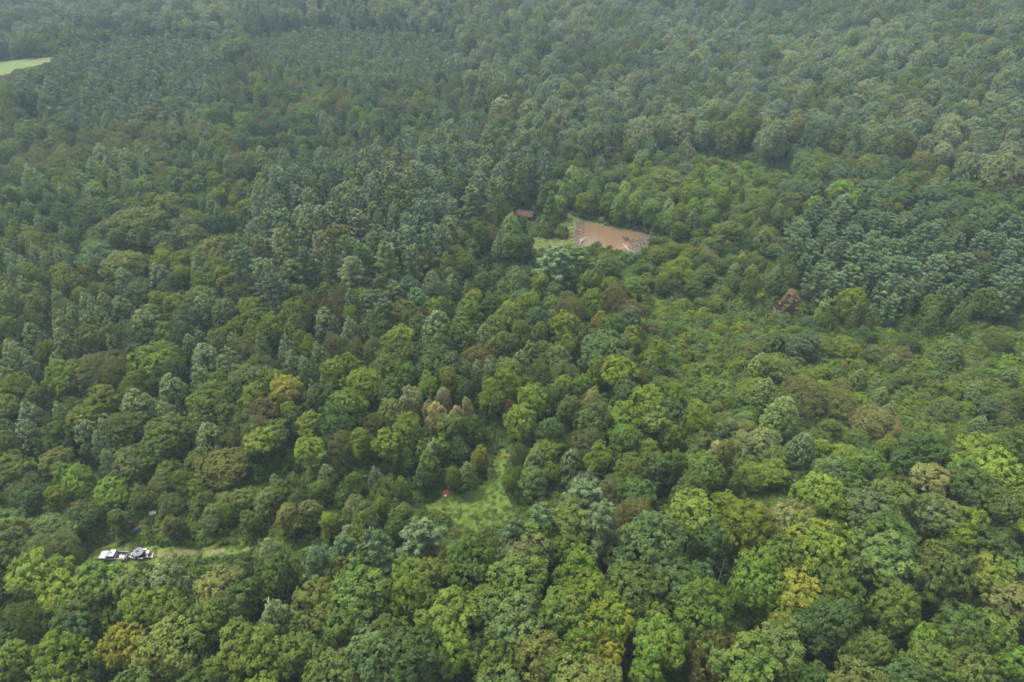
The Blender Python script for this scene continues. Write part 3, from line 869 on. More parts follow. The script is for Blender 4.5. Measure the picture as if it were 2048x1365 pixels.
# ------------------------------------------------------------------ ground
def grid_patch(name, poly, step, off, material, margin=0.0, jitter=0.0, **tags):
    xs = [p[0] for p in poly]; ys = [p[1] for p in poly]
    gx = np.arange(min(xs) - margin - step, max(xs) + margin + step * 2, step)
    gy = np.arange(min(ys) - margin - step, max(ys) + margin + step * 2, step)
    A, B = np.meshgrid(gx, gy, indexing='ij')
    wob = (wave(A, B, 1.6, 2) - .5) * 2 * jitter + (wave(A, B, 4.5, 6) - .5) * 2.4 * jitter
    ok = sdist(poly, A, B) < margin + wob
    Zz = terrain(A, B) + off
    idx = -np.ones(A.shape, int)
    quad = ok[:-1, :-1] | ok[1:, :-1] | ok[1:, 1:] | ok[:-1, 1:]
    use = np.zeros(A.shape, bool)
    use[:-1, :-1] |= quad; use[1:, :-1] |= quad; use[1:, 1:] |= quad; use[:-1, 1:] |= quad
    idx[use] = np.arange(use.sum())
    V = np.stack([A[use], B[use], Zz[use]], 1)
    I, J = np.nonzero(quad)
    F = np.stack([idx[I, J], idx[I + 1, J], idx[I + 1, J + 1], idx[I, J + 1]], 1)
    me = raw_mesh(name, V, np.full(len(F), 4), F.ravel(), [material])
    me.polygons.foreach_set("use_smooth", [True] * len(F))
    o = bpy.data.objects.new(name, me)
    COL.objects.link(o)
    tag(o, **tags)
    return o


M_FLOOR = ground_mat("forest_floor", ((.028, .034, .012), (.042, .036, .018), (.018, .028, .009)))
M_MEADOW = ground_mat("meadow_turf", ((.092, .138, .024), (.118, .145, .034), (.074, .122, .020)), (.08, .5, 2.5))
M_HAY = ground_mat("hay_meadow", ((.084, .116, .030), (.112, .124, .042), (.062, .098, .026)), (.03, .15, 1.0))
M_DRY = ground_mat("dry_grass", ((.080, .100, .026), (.062, .096, .019), (.100, .100, .036)), (.12, .5, 2.5))
M_TRACK = ground_mat("worn_track", ((.15, .135, .07), (.10, .125, .035), (.19, .16, .10)), (.3, 1.2, 5))
M_GRAVEL = ground_mat("bare_gravel", ((.26, .20, .16), (.20, .15, .11), (.30, .25, .20)), (.2, 1.0, 5))
M_MUD = ground_mat("pond_mud", ((.075, .060, .042), (.045, .042, .030), (.105, .088, .062)), (.2, 1.1, 4))

# ground sheet: fine near the camera, coarse out to the horizon
ax = np.concatenate([np.arange(-3000, -700, 60), np.arange(-700, -150, 5), np.arange(-150, 150, 2), np.arange(150, 700, 5), np.arange(700, 3001, 60)])
ay = np.concatenate([np.arange(-1500, -40, 60), np.arange(-40, 50, 5), np.arange(50, 280, 2), np.arange(280, 960, 5), np.arange(960, 4001, 60)])
A, B = np.meshgrid(ax, ay, indexing='ij')
V = np.stack([A.ravel(), B.ravel(), terrain(A, B).ravel()], 1)
nx, ny = len(ax), len(ay)
I, J = np.meshgrid(np.arange(nx - 1), np.arange(ny - 1), indexing='ij')
F = np.stack([I * ny + J, (I + 1) * ny + J, (I + 1) * ny + J + 1, I * ny + J + 1], -1).reshape(-1, 4)
gme = raw_mesh("ground", V, np.full(len(F), 4), F.ravel(), [M_FLOOR])
gme.polygons.foreach_set("use_smooth", [True] * len(F))
ground = bpy.data.objects.new("ground", gme)
COL.objects.link(ground)
tag(ground, 'dark forest floor under the trees', kind='structure')

WP = {k: wpoly(v) for k, v in CLEAR.items()}
grid_patch('meadow', WP['meadow'], .6, .07, M_MEADOW, 4.0, 1.5, label='grassy clearing narrowing into a path uphill', kind='structure')
grid_patch('roadside_grass', wpoly(P('150 1072 260 1070 340 1078 470 1074 600 1074 690 1068 720 1090 640 1112 500 1110 300 1128 180 1130 130 1110')), .6, .07, M_MEADOW, 1.5, 1.0,
           label='long strip of bright grass beside the truck', kind='structure')
grid_patch('worn_track', wpoly(P('306 1111 340 1109 385 1105 445 1101 450 1103 385 1108 340 1112 306 1115')), .25, .10, M_TRACK, 0, .5, label='pale sandy wheel track in the roadside grass', kind='structure')
grid_patch('gravel_patch', WP['gravel'], .5, .07, M_GRAVEL, 3.0, 1.0, label='bare pinkish gravel beside the lower edge of the trees', kind='structure')
grid_patch('glade', WP['glade'], .6, .07, M_MEADOW, 3.0, 1.0, label='small sunlit grass glade among tall trees', kind='structure')
grid_patch('far_meadow', WP['far_meadow'], 3, .12, M_HAY, 8.0, 3.0, label='bright distant hay meadow at the upper corner', kind='structure')
grid_patch('dirt_patch', WP['dirt'], .6, .07, M_DRY, 2.0, 1.0, label='dry open patch below the pine stand', kind='structure')
for k, l in (('field_a', 'dry yellowish field patch below the dense pines'), ('field_b', 'dry grass patch at the frame side'),
             ('field_c', 'rusty dry grass patch among shrubs'), ('field_d', 'green grassy patch in the thicket')):
    grid_patch('field_patch', WP[k], .8, .07, M_DRY if k != 'field_d' else M_MEADOW, 5.0, 2.0, label=l, kind='structure')
grid_patch('pond_field', wpoly(P('1062 488 1074 466 1100 448 1136 424 1170 430 1230 446 1300 462 1335 480 1300 500 1262 520 1200 515 1130 505 1070 500')), .6, .07, M_DRY, 2.0, 1.2, label='dry grassy bank around the pond', kind='structure')
grid_patch('mud_bank', wpoly(P('1154 440 1172 442 1185 450 1240 460 1298 470 1312 480 1296 494 1262 512 1200 508 1158 500 1150 485 1152 462')), .35, .11, M_MUD, .1, 1.0, label='grey-brown mud margin around the pond', kind='structure')

mw, N, L = mat("muddy_water")
p = N.new("ShaderNodeBsdfPrincipled")
p.inputs['Base Color'].default_value = (.30, .175, .085, 1); p.inputs['Roughness'].default_value = .2; p.inputs['Specular IOR Level'].default_value = .25
ge = N.new("ShaderNodeNewGeometry"); nn = N.new("ShaderNodeTexNoise"); nn.inputs['Scale'].default_value = 1.4; nn.inputs['Detail'].default_value = 3
L.new(ge.outputs['Position'], nn.inputs['Vector'])
bu = N.new("ShaderNodeBump"); bu.inputs['Strength'].default_value = .12; bu.inputs['Distance'].default_value = .1
L.new(nn.outputs['Fac'], bu.inputs['Height']); L.new(bu.outputs[0], p.inputs['Normal'])
n2_ = N.new("ShaderNodeTexNoise"); n2_.inputs['Scale'].default_value = .12
L.new(ge.outputs['Position'], n2_.inputs['Vector'])
mx = N.new("ShaderNodeMix"); mx.data_type = 'RGBA'; mx.inputs[6].default_value = (.096, .064, .034, 1); mx.inputs[7].default_value = (.114, .075, .040, 1)
L.new(n2_.outputs['Fac'], mx.inputs[0]); L.new(mx.outputs[2], p.inputs['Base Color'])
o_ = N.new("ShaderNodeOutputMaterial"); L.new(p.outputs[0], o_.inputs[0])
POND_PX = P('1161 446 1178 447 1205 453 1240 461 1272 469 1283 475 1270 482 1262 492 1252 504 1215 503 1175 496 1162 486 1157 470 1163 458')
grid_patch('pond', wpoly(POND_PX), .25, .15, mw, -.4, 1.3, label='still muddy orange-brown pond water', kind='structure')

# ------------------------------------------------------------------ trees as objects, the rest as stuff
INFRAME = (PX > -60) & (PX < 2108) & (PY > -50) & (PY < 1430)
LAND = [('pond', 1220, 475), ('shed', 1050, 424), ('pickup truck', 228, 1110), ('trailer', 280, 1106), ('red tarp', 890, 987), ('scrap heap', 275, 1050),
        ('meadow', 950, 1010), ('pale tan trees', 872, 812), ('rust-red dead pine', 1580, 602), ('grass glade', 1512, 1005), ('gravel patch', 45, 1150),
        ('distant meadow', 50, 130), ('meadow path', 1000, 920), ('dry field', 1880, 678)]
ZN = {'far woods': 'the mixed woods', 'front woods': 'the tall front woods'}
SHAPEWORD = {'broadleaf_tree': 'round-crowned', 'tulip_tree': 'pointed', 'locust_tree': 'feathery', 'pine_tree': 'layered', 'young_pine': 'little', 'cedar_tree': 'narrow cone', 'shrub': 'low bushy', 'vine_clad_tree': 'vine-draped'}
NOUN = {'broadleaf_tree': 'tree', 'tulip_tree': 'pale-topped tree', 'locust_tree': 'tree', 'pine_tree': 'pine', 'young_pine': 'pine', 'cedar_tree': 'evergreen', 'shrub': 'shrub', 'vine_clad_tree': 'tree'}
GROUP = {'broadleaf_tree': 'round-crowned trees of the forest', 'tulip_tree': 'pointed pale-topped trees', 'locust_tree': 'feathery olive and brown trees', 'pine_tree': 'pines', 'young_pine': 'young plantation pines',
         'cedar_tree': 'narrow evergreens', 'shrub': 'shrubs of the thickets', 'vine_clad_tree': 'vine-draped trees by the meadow'}
CAT = {'broadleaf_tree': 'tree', 'tulip_tree': 'tree', 'locust_tree': 'tree', 'pine_tree': 'pine tree', 'young_pine': 'pine tree', 'cedar_tree': 'evergreen tree', 'shrub': 'shrub', 'vine_clad_tree': 'tree'}
used_labels = set()
ONES = 'zero one two three four five six seven eight nine ten eleven twelve thirteen fourteen fifteen sixteen seventeen eighteen nineteen'.split()
TENS = 'x x twenty thirty forty fifty sixty seventy eighty ninety'.split()


def in_words(v):
    v = int(round(min(max(v, 0), 99)))
    return ONES[v] if v < 20 else TENS[v // 10] + ('-' + ONES[v % 10] if v % 10 else '')


def label_tree(t, others):
    """colour, shape and what it stands by, then its place in the photograph in words"""
    size = 'large ' if t['w'] > 10.5 else 'small ' if t['w'] < 5.5 else ''
    px, py = t['px'], t['py']
    opts = []
    best = min(LAND, key=lambda l: math.hypot((px - l[1]), (py - l[2]) * 1.3))
    d = math.hypot(px - best[1], (py - best[2]) * 1.3)
    if d < 100:
        opts.append(('above the ' if py < best[2] - 18 else 'below the ' if py > best[2] + 18 else 'beside the ') + best[0])
    for o in others:
        rel = 'behind' if o['py'] > py + t['pw'] * .3 else 'before' if o['py'] < py - t['pw'] * .3 else 'beside'
        art = 'an ' if COLNAME[o['code']][0] in 'aeiou' else 'a '
        if o['code'] != t['code'] or o['kind'] != t['kind']:
            opts.append(rel + ' ' + art + COLNAME[o['code']] + ' ' + NOUN[o['kind']])
    opts.append('in the woods'); opts.append('among others'); opts.append('in a clump')
    pos = f"{in_words(px / 20.48)} percent across, {in_words(py / 13.65)} down"
    for w_ in opts:
        lab = f"{'' if t['kind'] in ('young_pine', 'shrub') else size}{COLNAME[t['code']]} {SHAPEWORD[t['kind']]} {NOUN[t['kind']]} {w_}, {pos}"
        if lab not in used_labels:
            break
    used_labels.add(lab)
    return lab


def jit_tint(code, rnd, x=0.0, y=0.0):
    c = TINT[code]
    k = rnd.uniform(.84, 1.18) * (.84 + .34 * float(wave(x, y, 60, 5.0)))
    return (c[0] * k * rnd.uniform(.9, 1.12), c[1] * k, c[2] * k * rnd.uniform(.88, 1.15), 0.0)


rnd = random.Random(5)
LIMIT = 298
objs_by_kind, rest = {}, []
order = sorted(range(len(trees)), key=lambda i: -(PW[i] * (1.25 if trees[i]['hand'] else 1) if INFRAME[i] else -1))
for i in order:
    t = trees[i]
    lst = objs_by_kind.setdefault(t['kind'], [])
    if INFRAME[i] and len(lst) < LIMIT:
        lst.append(i)
    else:
        rest.append(i)
for kind, lst in objs_by_kind.items():
    for i in lst:
        t = trees[i]
        rec = SHAPES['tall_broadleaf_tree' if kind == 'broadleaf_tree' and t['h'] > 1.75 * t['w'] else kind]
        crown, trunk, both = rnd.choice(rec['items'])
        sx = t['w'] / (2 * rec['R']) * rnd.uniform(.94, 1.06); sy = t['w'] / (2 * rec['R']) * rnd.uniform(.94, 1.06); sz = t['h'] / rec['H']
        rz = rnd.uniform(0, 6.283)
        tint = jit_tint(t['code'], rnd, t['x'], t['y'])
        if t['pw'] > 34 and kind != 'shrub':
            root = empty(kind, (t['x'], t['y'], t['z']), rz)
            root.scale = (sx, sy, sz)
            for nm, me in (('crown', crown), ('trunk', trunk)):
                c = bpy.data.objects.new(nm, me); COL.objects.link(c); c.parent = root
                c.color = tint
        else:
            root = bpy.data.objects.new(kind, both); COL.objects.link(root)
            root.location = (t['x'], t['y'], t['z']); root.rotation_euler = (0, 0, rz); root.scale = (sx, sy, sz)
            root.color = tint
        dd = (PX - t['px']) ** 2 + (PY - t['py']) ** 2
        dd[i] = 1e18
        tag(root, label_tree(t, [trees[j] for j in np.argpartition(dd, 4)[:4]]), CAT[kind], GROUP[kind])


def scatter(name, meshes, pts, rot, scl, tint, idx, **tags):
    """one stuff object: shapes placed on points by geometry nodes"""
    src = bpy.data.collections.new(name + "_shapes")
    for k, me in enumerate(meshes):
        so = bpy.data.objects.new("%s_shape.%03d" % (name, k), me)
        src.objects.link(so)
    n = len(pts)
    me = bpy.data.meshes.new(name)
    me.vertices.add(n)
    me.vertices.foreach_set("co", np.asarray(pts, np.float32).ravel())
    for nm, ty, arr, fld in (("rot", 'FLOAT_VECTOR', rot, "vector"), ("scl", 'FLOAT_VECTOR', scl, "vector"), ("tint", 'FLOAT_COLOR', tint, "color")):
        a = me.attributes.new(nm, ty, 'POINT'); a.data.foreach_set(fld, np.asarray(arr, np.float32).ravel())
    a = me.attributes.new("pick", 'INT', 'POINT'); a.data.foreach_set("value", np.asarray(idx, np.int32))
    o = bpy.data.objects.new(name, me); COL.objects.link(o)
    o.color = (0, 0, 0, 0)
    ng = bpy.data.node_groups.new(name, 'GeometryNodeTree')
    ng.interface.new_socket("Geometry", in_out='INPUT', socket_type='NodeSocketGeometry')
    ng.interface.new_socket("Geometry", in_out='OUTPUT', socket_type='NodeSocketGeometry')
    N = ng.nodes; L = ng.links
    gi = N.new("NodeGroupInput"); go = N.new("NodeGroupOutput")
    ip = N.new("GeometryNodeInstanceOnPoints"); ci = N.new("GeometryNodeCollectionInfo")
    ci.inputs[0].default_value = src; ci.inputs[1].default_value = True; ci.inputs[2].default_value = True
    def na(nm, ty):
        q = N.new("GeometryNodeInputNamedAttribute"); q.data_type = ty; q.inputs[0].default_value = nm
        return q.outputs[0]
    L.new(gi.outputs[0], ip.inputs['Points']); L.new(ci.outputs[0], ip.inputs['Instance'])
    ip.inputs['Pick Instance'].default_value = True
    L.new(na("pick", 'INT'), ip.inputs['Instance Index'])
    L.new(na("rot", 'FLOAT_VECTOR'), ip.inputs['Rotation']); L.new(na("scl", 'FLOAT_VECTOR'), ip.inputs['Scale'])
    L.new(ip.outputs[0], go.inputs[0])
    md = o.modifiers.new("scatter", 'NODES'); md.node_group = ng
    tag(o, **tags)
    return o


STUFFNAME = {'broadleaf_tree': ('broadleaf_woods', 'mass of small distant round-crowned trees'), 'tulip_tree': ('tulip_tree_woods', 'mass of small distant pointed trees'),
             'locust_tree': ('locust_woods', 'mass of small distant feathery trees'), 'pine_tree': ('pine_woods', 'mass of further pines in the stands'),
             'young_pine': ('pine_plantation', 'mass of young pines in the far plantation'), 'cedar_tree': ('evergreen_woods', 'mass of small narrow evergreens'),
             'shrub': ('shrubbery', 'mass of small shrubs in the thickets'), 'vine_clad_tree': ('vine_woods', 'vine-draped trees')}
for kind in SHAPES:
    tl = kind == 'broadleaf_tree'
    ids = [i for i in rest if trees[i]['kind'] == kind]
    if not ids:
        continue
    rec = SHAPES[kind]
    n = len(ids)
    w = W[ids]; h = Hh[ids]
    s = w / (2 * rec['R'])
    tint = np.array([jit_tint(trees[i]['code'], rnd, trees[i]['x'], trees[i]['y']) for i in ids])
    scatter(STUFFNAME[kind][0], [b for (_, _, b) in rec['items']], np.stack([X[ids], Y[ids], TZ[ids]], 1),
            np.stack([np.zeros(n), np.zeros(n), RNG.uniform(0, 6.28, n)], 1), np.stack([s, s, h / rec['H']], 1), tint,
            RNG.integers(0, len(rec['items']), n), label=STUFFNAME[kind][1], kind='stuff')

# ---- undergrowth and weeds
n = 110000
ux = np.concatenate([RNG.uniform(-420, 420, n), RNG.uniform(-150, 150, 30000)])
uy = np.concatenate([40 + 480 * RNG.uniform(0, 1, n) ** .8, RNG.uniform(45, 170, 30000)])
k = np.abs(ux) < uy * .78 + 55
ux, uy = ux[k], uy[k]
uz = terrain(ux, uy)
upx, upy, udep = proj(ux, uy, uz + 1)
uzone = zone_of(*proj(ux, uy, uz + 6)[:2])
ucan = np.array([z[2] for z in ZONES])[uzone]
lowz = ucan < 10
prob = np.where(lowz, 1.0, .7)
k = RNG.uniform(0, 1, len(ux)) < prob
clear_d = np.full(len(ux), 1e9)
for nm in ('meadow', 'meadow_low', 'strip', 'strip_end', 'gravel', 'glade', 'pond', 'far_meadow', 'tarp', 'truck'):
    clear_d = np.minimum(clear_d, sdist(CLEAR[nm], upx, upy))
k &= clear_d > 3
upx3, upy3, _ = proj(ux, uy, uz + 2.0)
for nm in ('meadow', 'meadow_low', 'strip', 'strip_end', 'pond', 'tarp', 'truck', 'junk', 'shed'):
    k &= sdist(CLEAR[nm], upx3, upy3) > 1
for nm in ('dirt', 'field_a', 'field_b', 'field_c', 'field_d'):
    k &= (sdist(CLEAR[nm], upx, upy) > 3) | (RNG.uniform(0, 1, len(ux)) < .22)
for (qx_, qy_, rad_) in ((1050, 437, 4.2), (274, 1053, 2.0), (273, 1062, 2.2), (272, 1070, 1.8), (231, 1122, 4.6), (215, 1120, 4.0), (250, 1118, 4.0), (285, 1116, 3.4)):
    wx_, wy_, _ = at(qx_, qy_)
    k &= np.hypot(ux - wx_, uy - wy_) > rad_
ux, uy, uz, ul, upx, upy, cd = ux[k], uy[k], uz[k], lowz[k], upx[k], upy[k], clear_d[k]
n = len(ux)
big = RNG.uniform(0, 1, n) < np.where(ul, .10, .45)
big &= cd > 32
items = [b for (_, _, b) in SHAPES['weed']['items']] + [b for (_, _, b) in SHAPES['shrub']['items']]
pick = np.where(big, RNG.integers(4, 9, n), RNG.integers(0, 4, n))
sc = np.where(big, RNG.uniform(.6, 1.2, n), RNG.uniform(.9, 2.0, n))
codes = np.array(list('gwlqykgo'))[RNG.integers(0, 8, n)]
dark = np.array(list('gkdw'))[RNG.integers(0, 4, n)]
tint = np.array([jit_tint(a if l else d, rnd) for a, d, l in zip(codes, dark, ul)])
scatter('undergrowth', items, np.stack([ux, uy, uz], 1), np.stack([RNG.uniform(-.1, .1, n), RNG.uniform(-.1, .1, n), RNG.uniform(0, 6.28, n)], 1),
        np.stack([sc, sc, sc * RNG.uniform(.7, 1.5, n)], 1), tint, pick, label='brambles, weeds and low bushes covering the ground', kind='stuff')
print('undergrowth', n)

# ---- grass in the openings
def tuft(seed, nb, hgt, spread):
    rng = np.random.default_rng(seed)
    a = rng.uniform(0, 6.28, nb); r = spread * np.sqrt(rng.uniform(0, 1, nb))
    base = np.stack([r * np.cos(a), r * np.sin(a), np.zeros(nb)], 1)
    ln = unit(np.stack([rng.normal(0, .45, nb), rng.normal(0, .45, nb), np.ones(nb)], 1))
    h = hgt * rng.uniform(.6, 1.3, nb)[:, None]
    sd = unit(np.cross(ln, rng.normal(size=(nb, 3))))
    wd = .035
    tipv = base + ln * h + np.stack([rng.normal(0, .1, nb), rng.normal(0, .1, nb), -np.abs(rng.normal(0, .05, nb))], 1)
    q = np.stack([base - sd * wd, base + sd * wd, (base + tipv) / 2 + sd * wd, tipv], 1).reshape(-1, 3)
    return raw_mesh("grass_tuft", q, np.full(nb, 4), np.arange(nb * 4), [M_GRASS], None,
                    {'vary': np.repeat(rng.uniform(.2, .9, nb), 4), 'tip': np.zeros(nb * 4)})


TUFTS = [tuft(s, 30, .17 if s < 4 else .34, .42) for s in range(5)]
gp, gt = [], []
for nm, per, mar, cols in (('meadow', 3.2, 3, 'ylyl'), ('meadow_low', 3.2, 2, 'yyl'), ('strip', 3.2, 3, 'lly'), ('strip_end', 3, 3, 'ly'), ('glade', 2.5, 3, 'yl'), ('pond', 1.2, 2, 'nyot'), ('field_a', 1.1, 4, 'nty'), ('field_b', 1.1, 3, 'yn'),
                           ('field_c', 1.1, 3, 'nty'), ('field_d', 1.3, 3, 'yo'), ('dirt', 1.5, 2, 'no')):
    poly = WP[nm]
    xs = [p_[0] for p_ in poly]; ys = [p_[1] for p_ in poly]
    area = (max(xs) - min(xs) + 2 * mar) * (max(ys) - min(ys) + 2 * mar)
    m = int(area * per)
    gx = RNG.uniform(min(xs) - mar, max(xs) + mar, m); gy = RNG.uniform(min(ys) - mar, max(ys) + mar, m)
    kk = sdist(poly, gx, gy) < mar
    if nm == 'pond':
        kk &= sdist(wpoly(P('1154 440 1172 442 1185 450 1240 460 1298 470 1312 480 1296 494 1262 512 1200 508 1158 500 1150 485 1152 462')), gx, gy) > .8
    kk &= RNG.uniform(0, 1, m) < .6 + .5 * wave(gx, gy, 5, 7)
    gx, gy = gx[kk], gy[kk]
    q = np.clip(wave(gx, gy, 9.0, 3) * .6 + RNG.uniform(0, .4, len(gx)), 0, .999)
    gp.append(np.stack([gx, gy, terrain(gx, gy) + .05], 1))
    gt += [jit_tint(cols[int(a * len(cols))], rnd) for a in q]
gp = np.concatenate(gp); n = len(gp)
sc = RNG.uniform(.6, 1.5, n)
scatter('meadow_grass', TUFTS, gp, np.stack([np.zeros(n), np.zeros(n), RNG.uniform(0, 6.28, n)], 1), np.stack([sc, sc, sc], 1), np.array(gt), RNG.integers(0, 5, n),
        label='tufted grass growing in the open clearings', kind='stuff')
print('grass', n)

# reeds along the far bank of the pond
def reed(seed):
    rng = np.random.default_rng(seed)
    nb = 60
    a = rng.uniform(0, 6.28, nb); r = .7 * np.sqrt(rng.uniform(0, 1, nb))
    base = np.stack([r * np.cos(a), r * np.sin(a), np.zeros(nb)], 1)
    ln = unit(np.stack([rng.normal(0, .3, nb), rng.normal(0, .3, nb), np.ones(nb)], 1))
    h = rng.uniform(.8, 1.7, nb)[:, None]
    sd = unit(np.cross(ln, rng.normal(size=(nb, 3)))) * .07
    tip = base + ln * h
    q = np.stack([base - sd, base + sd, (base + tip) / 2 + sd, tip], 1).reshape(-1, 3)
    return raw_mesh("reed_clump", q, np.full(nb, 4), np.arange(nb * 4), [M_GRASS], None, {'vary': np.repeat(rng.uniform(.2, .9, nb), 4), 'tip': np.zeros(nb * 4)})


rp = []
line = P('1155 434 1172 440 1200 446 1240 455 1275 463 1305 470')
for k in range(260):
    u_ = rnd.uniform(0, len(line) - 1.001); i = int(u_); f = u_ - i
    qx = line[i][0] * (1 - f) + line[i + 1][0] * f; qy = line[i][1] * (1 - f) + line[i + 1][1] * f - rnd.uniform(0, 9)
    x, y, _ = at(qx, qy)
    rp.append((float(x), float(y), float(terrain(x, y)) + .05))
n = len(rp)
scatter('reeds', [reed(1), reed(2), reed(3)], np.array(rp), np.stack([np.zeros(n), np.zeros(n), RNG.uniform(0, 6.28, n)], 1), np.ones((n, 3)) * RNG.uniform(.7, 1.2, (n, 1)),
        np.array([jit_tint('gkl'[rnd.randrange(3)], rnd) for _ in rp]), RNG.integers(0, 3, n), label='green reeds along the back edge of the pond', kind='stuff')

# ------------------------------------------------------------------ dead trees and fallen wood
def bare_tree(seed, H, r, nbr=16, spread=.5, sub=3, rise=.5, l0=.25):
    rr = random.Random(seed)
    mb = MB()
    lx, ly = rr.uniform(-.6, .6), rr.uniform(-.6, .6)
    mb.tube([(0, 0, -.3), (lx * .4, ly * .3, H * .4), (lx, ly, H * .75), (lx * 1.2, ly * 1.1, H)], [r, r * .8, r * .5, r * .1], 6)
    br = MB()
    for k in range(nbr):
        t = l0 + (1 - l0) * k / nbr
        a = k * 2.4 + rr.uniform(-.5, .5); ll = H * spread * (1.1 - t) * rr.uniform(.6, 1.1)
        c = Vector((lx * t, ly * t, H * t)); e = c + Vector((math.cos(a) * ll, math.sin(a) * ll, ll * rise * rr.uniform(.6, 1.3)))
        m = (c + e) / 2 + Vector((0, 0, rr.uniform(-.15, .25) * ll))
        rb = r * .35 * (1.2 - t)
        br.tube([c, m, e], [rb, rb * .6, rb * .15], 4, cap=False)
        for j in range(sub):
            s0 = m.lerp(e, rr.uniform(0, .8)); b = a + rr.uniform(-1.1, 1.1); l2 = ll * rr.uniform(.25, .5)
            br.tube([s0, s0 + Vector((math.cos(b) * l2, math.sin(b) * l2, l2 * rr.uniform(.1, .9)))], [rb * .4, rb * .1], 3, cap=False)
    return mb, br


def place_bare(name, px, py, hfrac, H, r, label, m=M_DEADWOOD, cat='dead tree', foliage=None, group=None, **kw):
    x, y, dep = at(px, py, H * hfrac)
    root = empty(name, (float(x), float(y), float(terrain(x, y))), rnd.uniform(0, 6))
    tb, br = bare_tree(int(px), H, r, **kw)
    tb.build('trunk', m, root); br.build('branches', m, root)
    if foliage:
        kind_, code, w = foliage
        rec = SHAPES[kind_]
        c = bpy.data.objects.new('crown', rec['items'][0][0]); COL.objects.link(c); c.parent = root
        c.scale = (w / (2 * rec['R']), w / (2 * rec['R']), H / rec['H'])
        c.color = (*TINT[code], 0)
    tag(root, label, cat, group)
    return root


place_bare('dead_pine', 1580, 602, .55, 8.0, .14, 'rust-red dead pine standing in the thicket', M_REDWOOD, foliage=('young_pine', 'R', 5.6), nbr=14)
place_bare('dead_tree', 1549, 625, .5, 6.0, .12, 'bare grey-brown leafless tree beside the rust-red pine', M_DEADWOOD, nbr=26, sub=6, spread=.55)
place_bare('dead_tree', 967, 412, .5, 13.0, .2, 'grey dead tree with bare branches at the end of the pines', M_REDWOOD, nbr=26, sub=5, spread=.3)
place_bare('dead_tree', 980, 392, .5, 14.0, .2, 'brown dead pine beside the shed, bare twigs spreading', M_REDWOOD, nbr=26, sub=5, spread=.28)
place_bare('dead_tree', 369, 604, .6, 12.0, .18, 'leafless brown tree with many upright stems on the slope', M_REDWOOD, nbr=30, sub=6, spread=.3, rise=1.4)
place_bare('dead_tree', 352, 600, .6, 12.0, .18, 'leafless brown tree crowding the upright bare one', M_REDWOOD, nbr=30, sub=6, spread=.3, rise=1.4)
place_bare('dead_tree', 1852, 1024, .85, 19.0, .18, 'silvery bare snag poking above the canopy', M_DEADWOOD, nbr=20, sub=5, spread=.2, l0=.55, rise=1.2)
place_bare('dead_tree', 2032, 318, .75, 19.0, .3, 'pale bare tree at the edge of the hillside woods', M_DEADWOOD, nbr=22, sub=5, spread=.35, l0=.4)
place_bare('dead_tree', 826, 1296, .55, 14.0, .16, 'thin pale bare trunks in a dark gap among the front trees', M_DEADWOOD, nbr=8, sub=2, spread=.2)
place_bare('dead_tree', 1440, 1150, .55, 15.0, .15, 'slender leaning bare trunk in the dark gap', M_DEADWOOD, nbr=6, sub=2, spread=.2)
place_bare('dead_tree', 1302, 465, .45, 5.0, .1, 'small leafless bush at the muddy end of the pond', M_DEADWOOD, nbr=22, sub=5, spread=.5)


def ground_at(px, py):
    x, y, _ = at(px, py)
    return float(x), float(y), float(terrain(x, y))


def fallen(px, py, ln, r, az, label, m=M_DEADWOOD, tilt=.05, twigs=6):
    x, y, z = ground_at(px, py)
    root = empty('fallen_tree', (x, y, z + .18 + r), az)
    mb = MB(); mb.tube([(-ln / 2, 0, 0), (0, .2, ln * tilt), (ln / 2, -.1, ln * tilt * 2)], [r, r * .7, r * .25], 6)
    mb.build('trunk', m, root)
    br = MB(); rr = random.Random(int(px + py))
    for k in range(twigs):
        t = rr.uniform(-.1, .5) * ln; a = rr.choice((-1, 1)) * rr.uniform(.4, 1.2)
        l2 = ln * rr.uniform(.15, .32)
        br.tube([(t, 0, ln * tilt), (t + math.cos(a) * l2, math.sin(a) * l2, ln * tilt + l2 * rr.uniform(0, .6))], [r * .4, r * .1], 4, cap=False)
    br.build('branches', m, root)
    tag(root, label, 'fallen tree')


M_WHITEWOOD = simple("bleached_wood", (.34, .32, .28), .8, noise=.3)
fallen(1162, 487, 4.5, .16, 1.2, 'bleached white fallen tree top on the near shore corner', M_WHITEWOOD, .08, 12)
fallen(1168, 480, 3.5, .12, .5, 'second bleached limb lying over the pond corner', M_WHITEWOOD, .1, 9)
fallen(1252, 500, 5.0, .17, 2.0, 'bleached white branches at the muddy near end of pond', M_WHITEWOOD, .12, 14)
fallen(1262, 504, 3.5, .12, 2.6, 'small white limb beside the bleached branches', M_WHITEWOOD, .12, 9)
fallen(1207, 452, 3.6, .10, .7, 'thin pale log leaning into the pond from the back bank', M_DEADWOOD, .12, 2)
fallen(1272, 484, 5.5, .10, .3, 'dark twiggy branch lying across the muddy pond end', M_BARK, .02, 8)
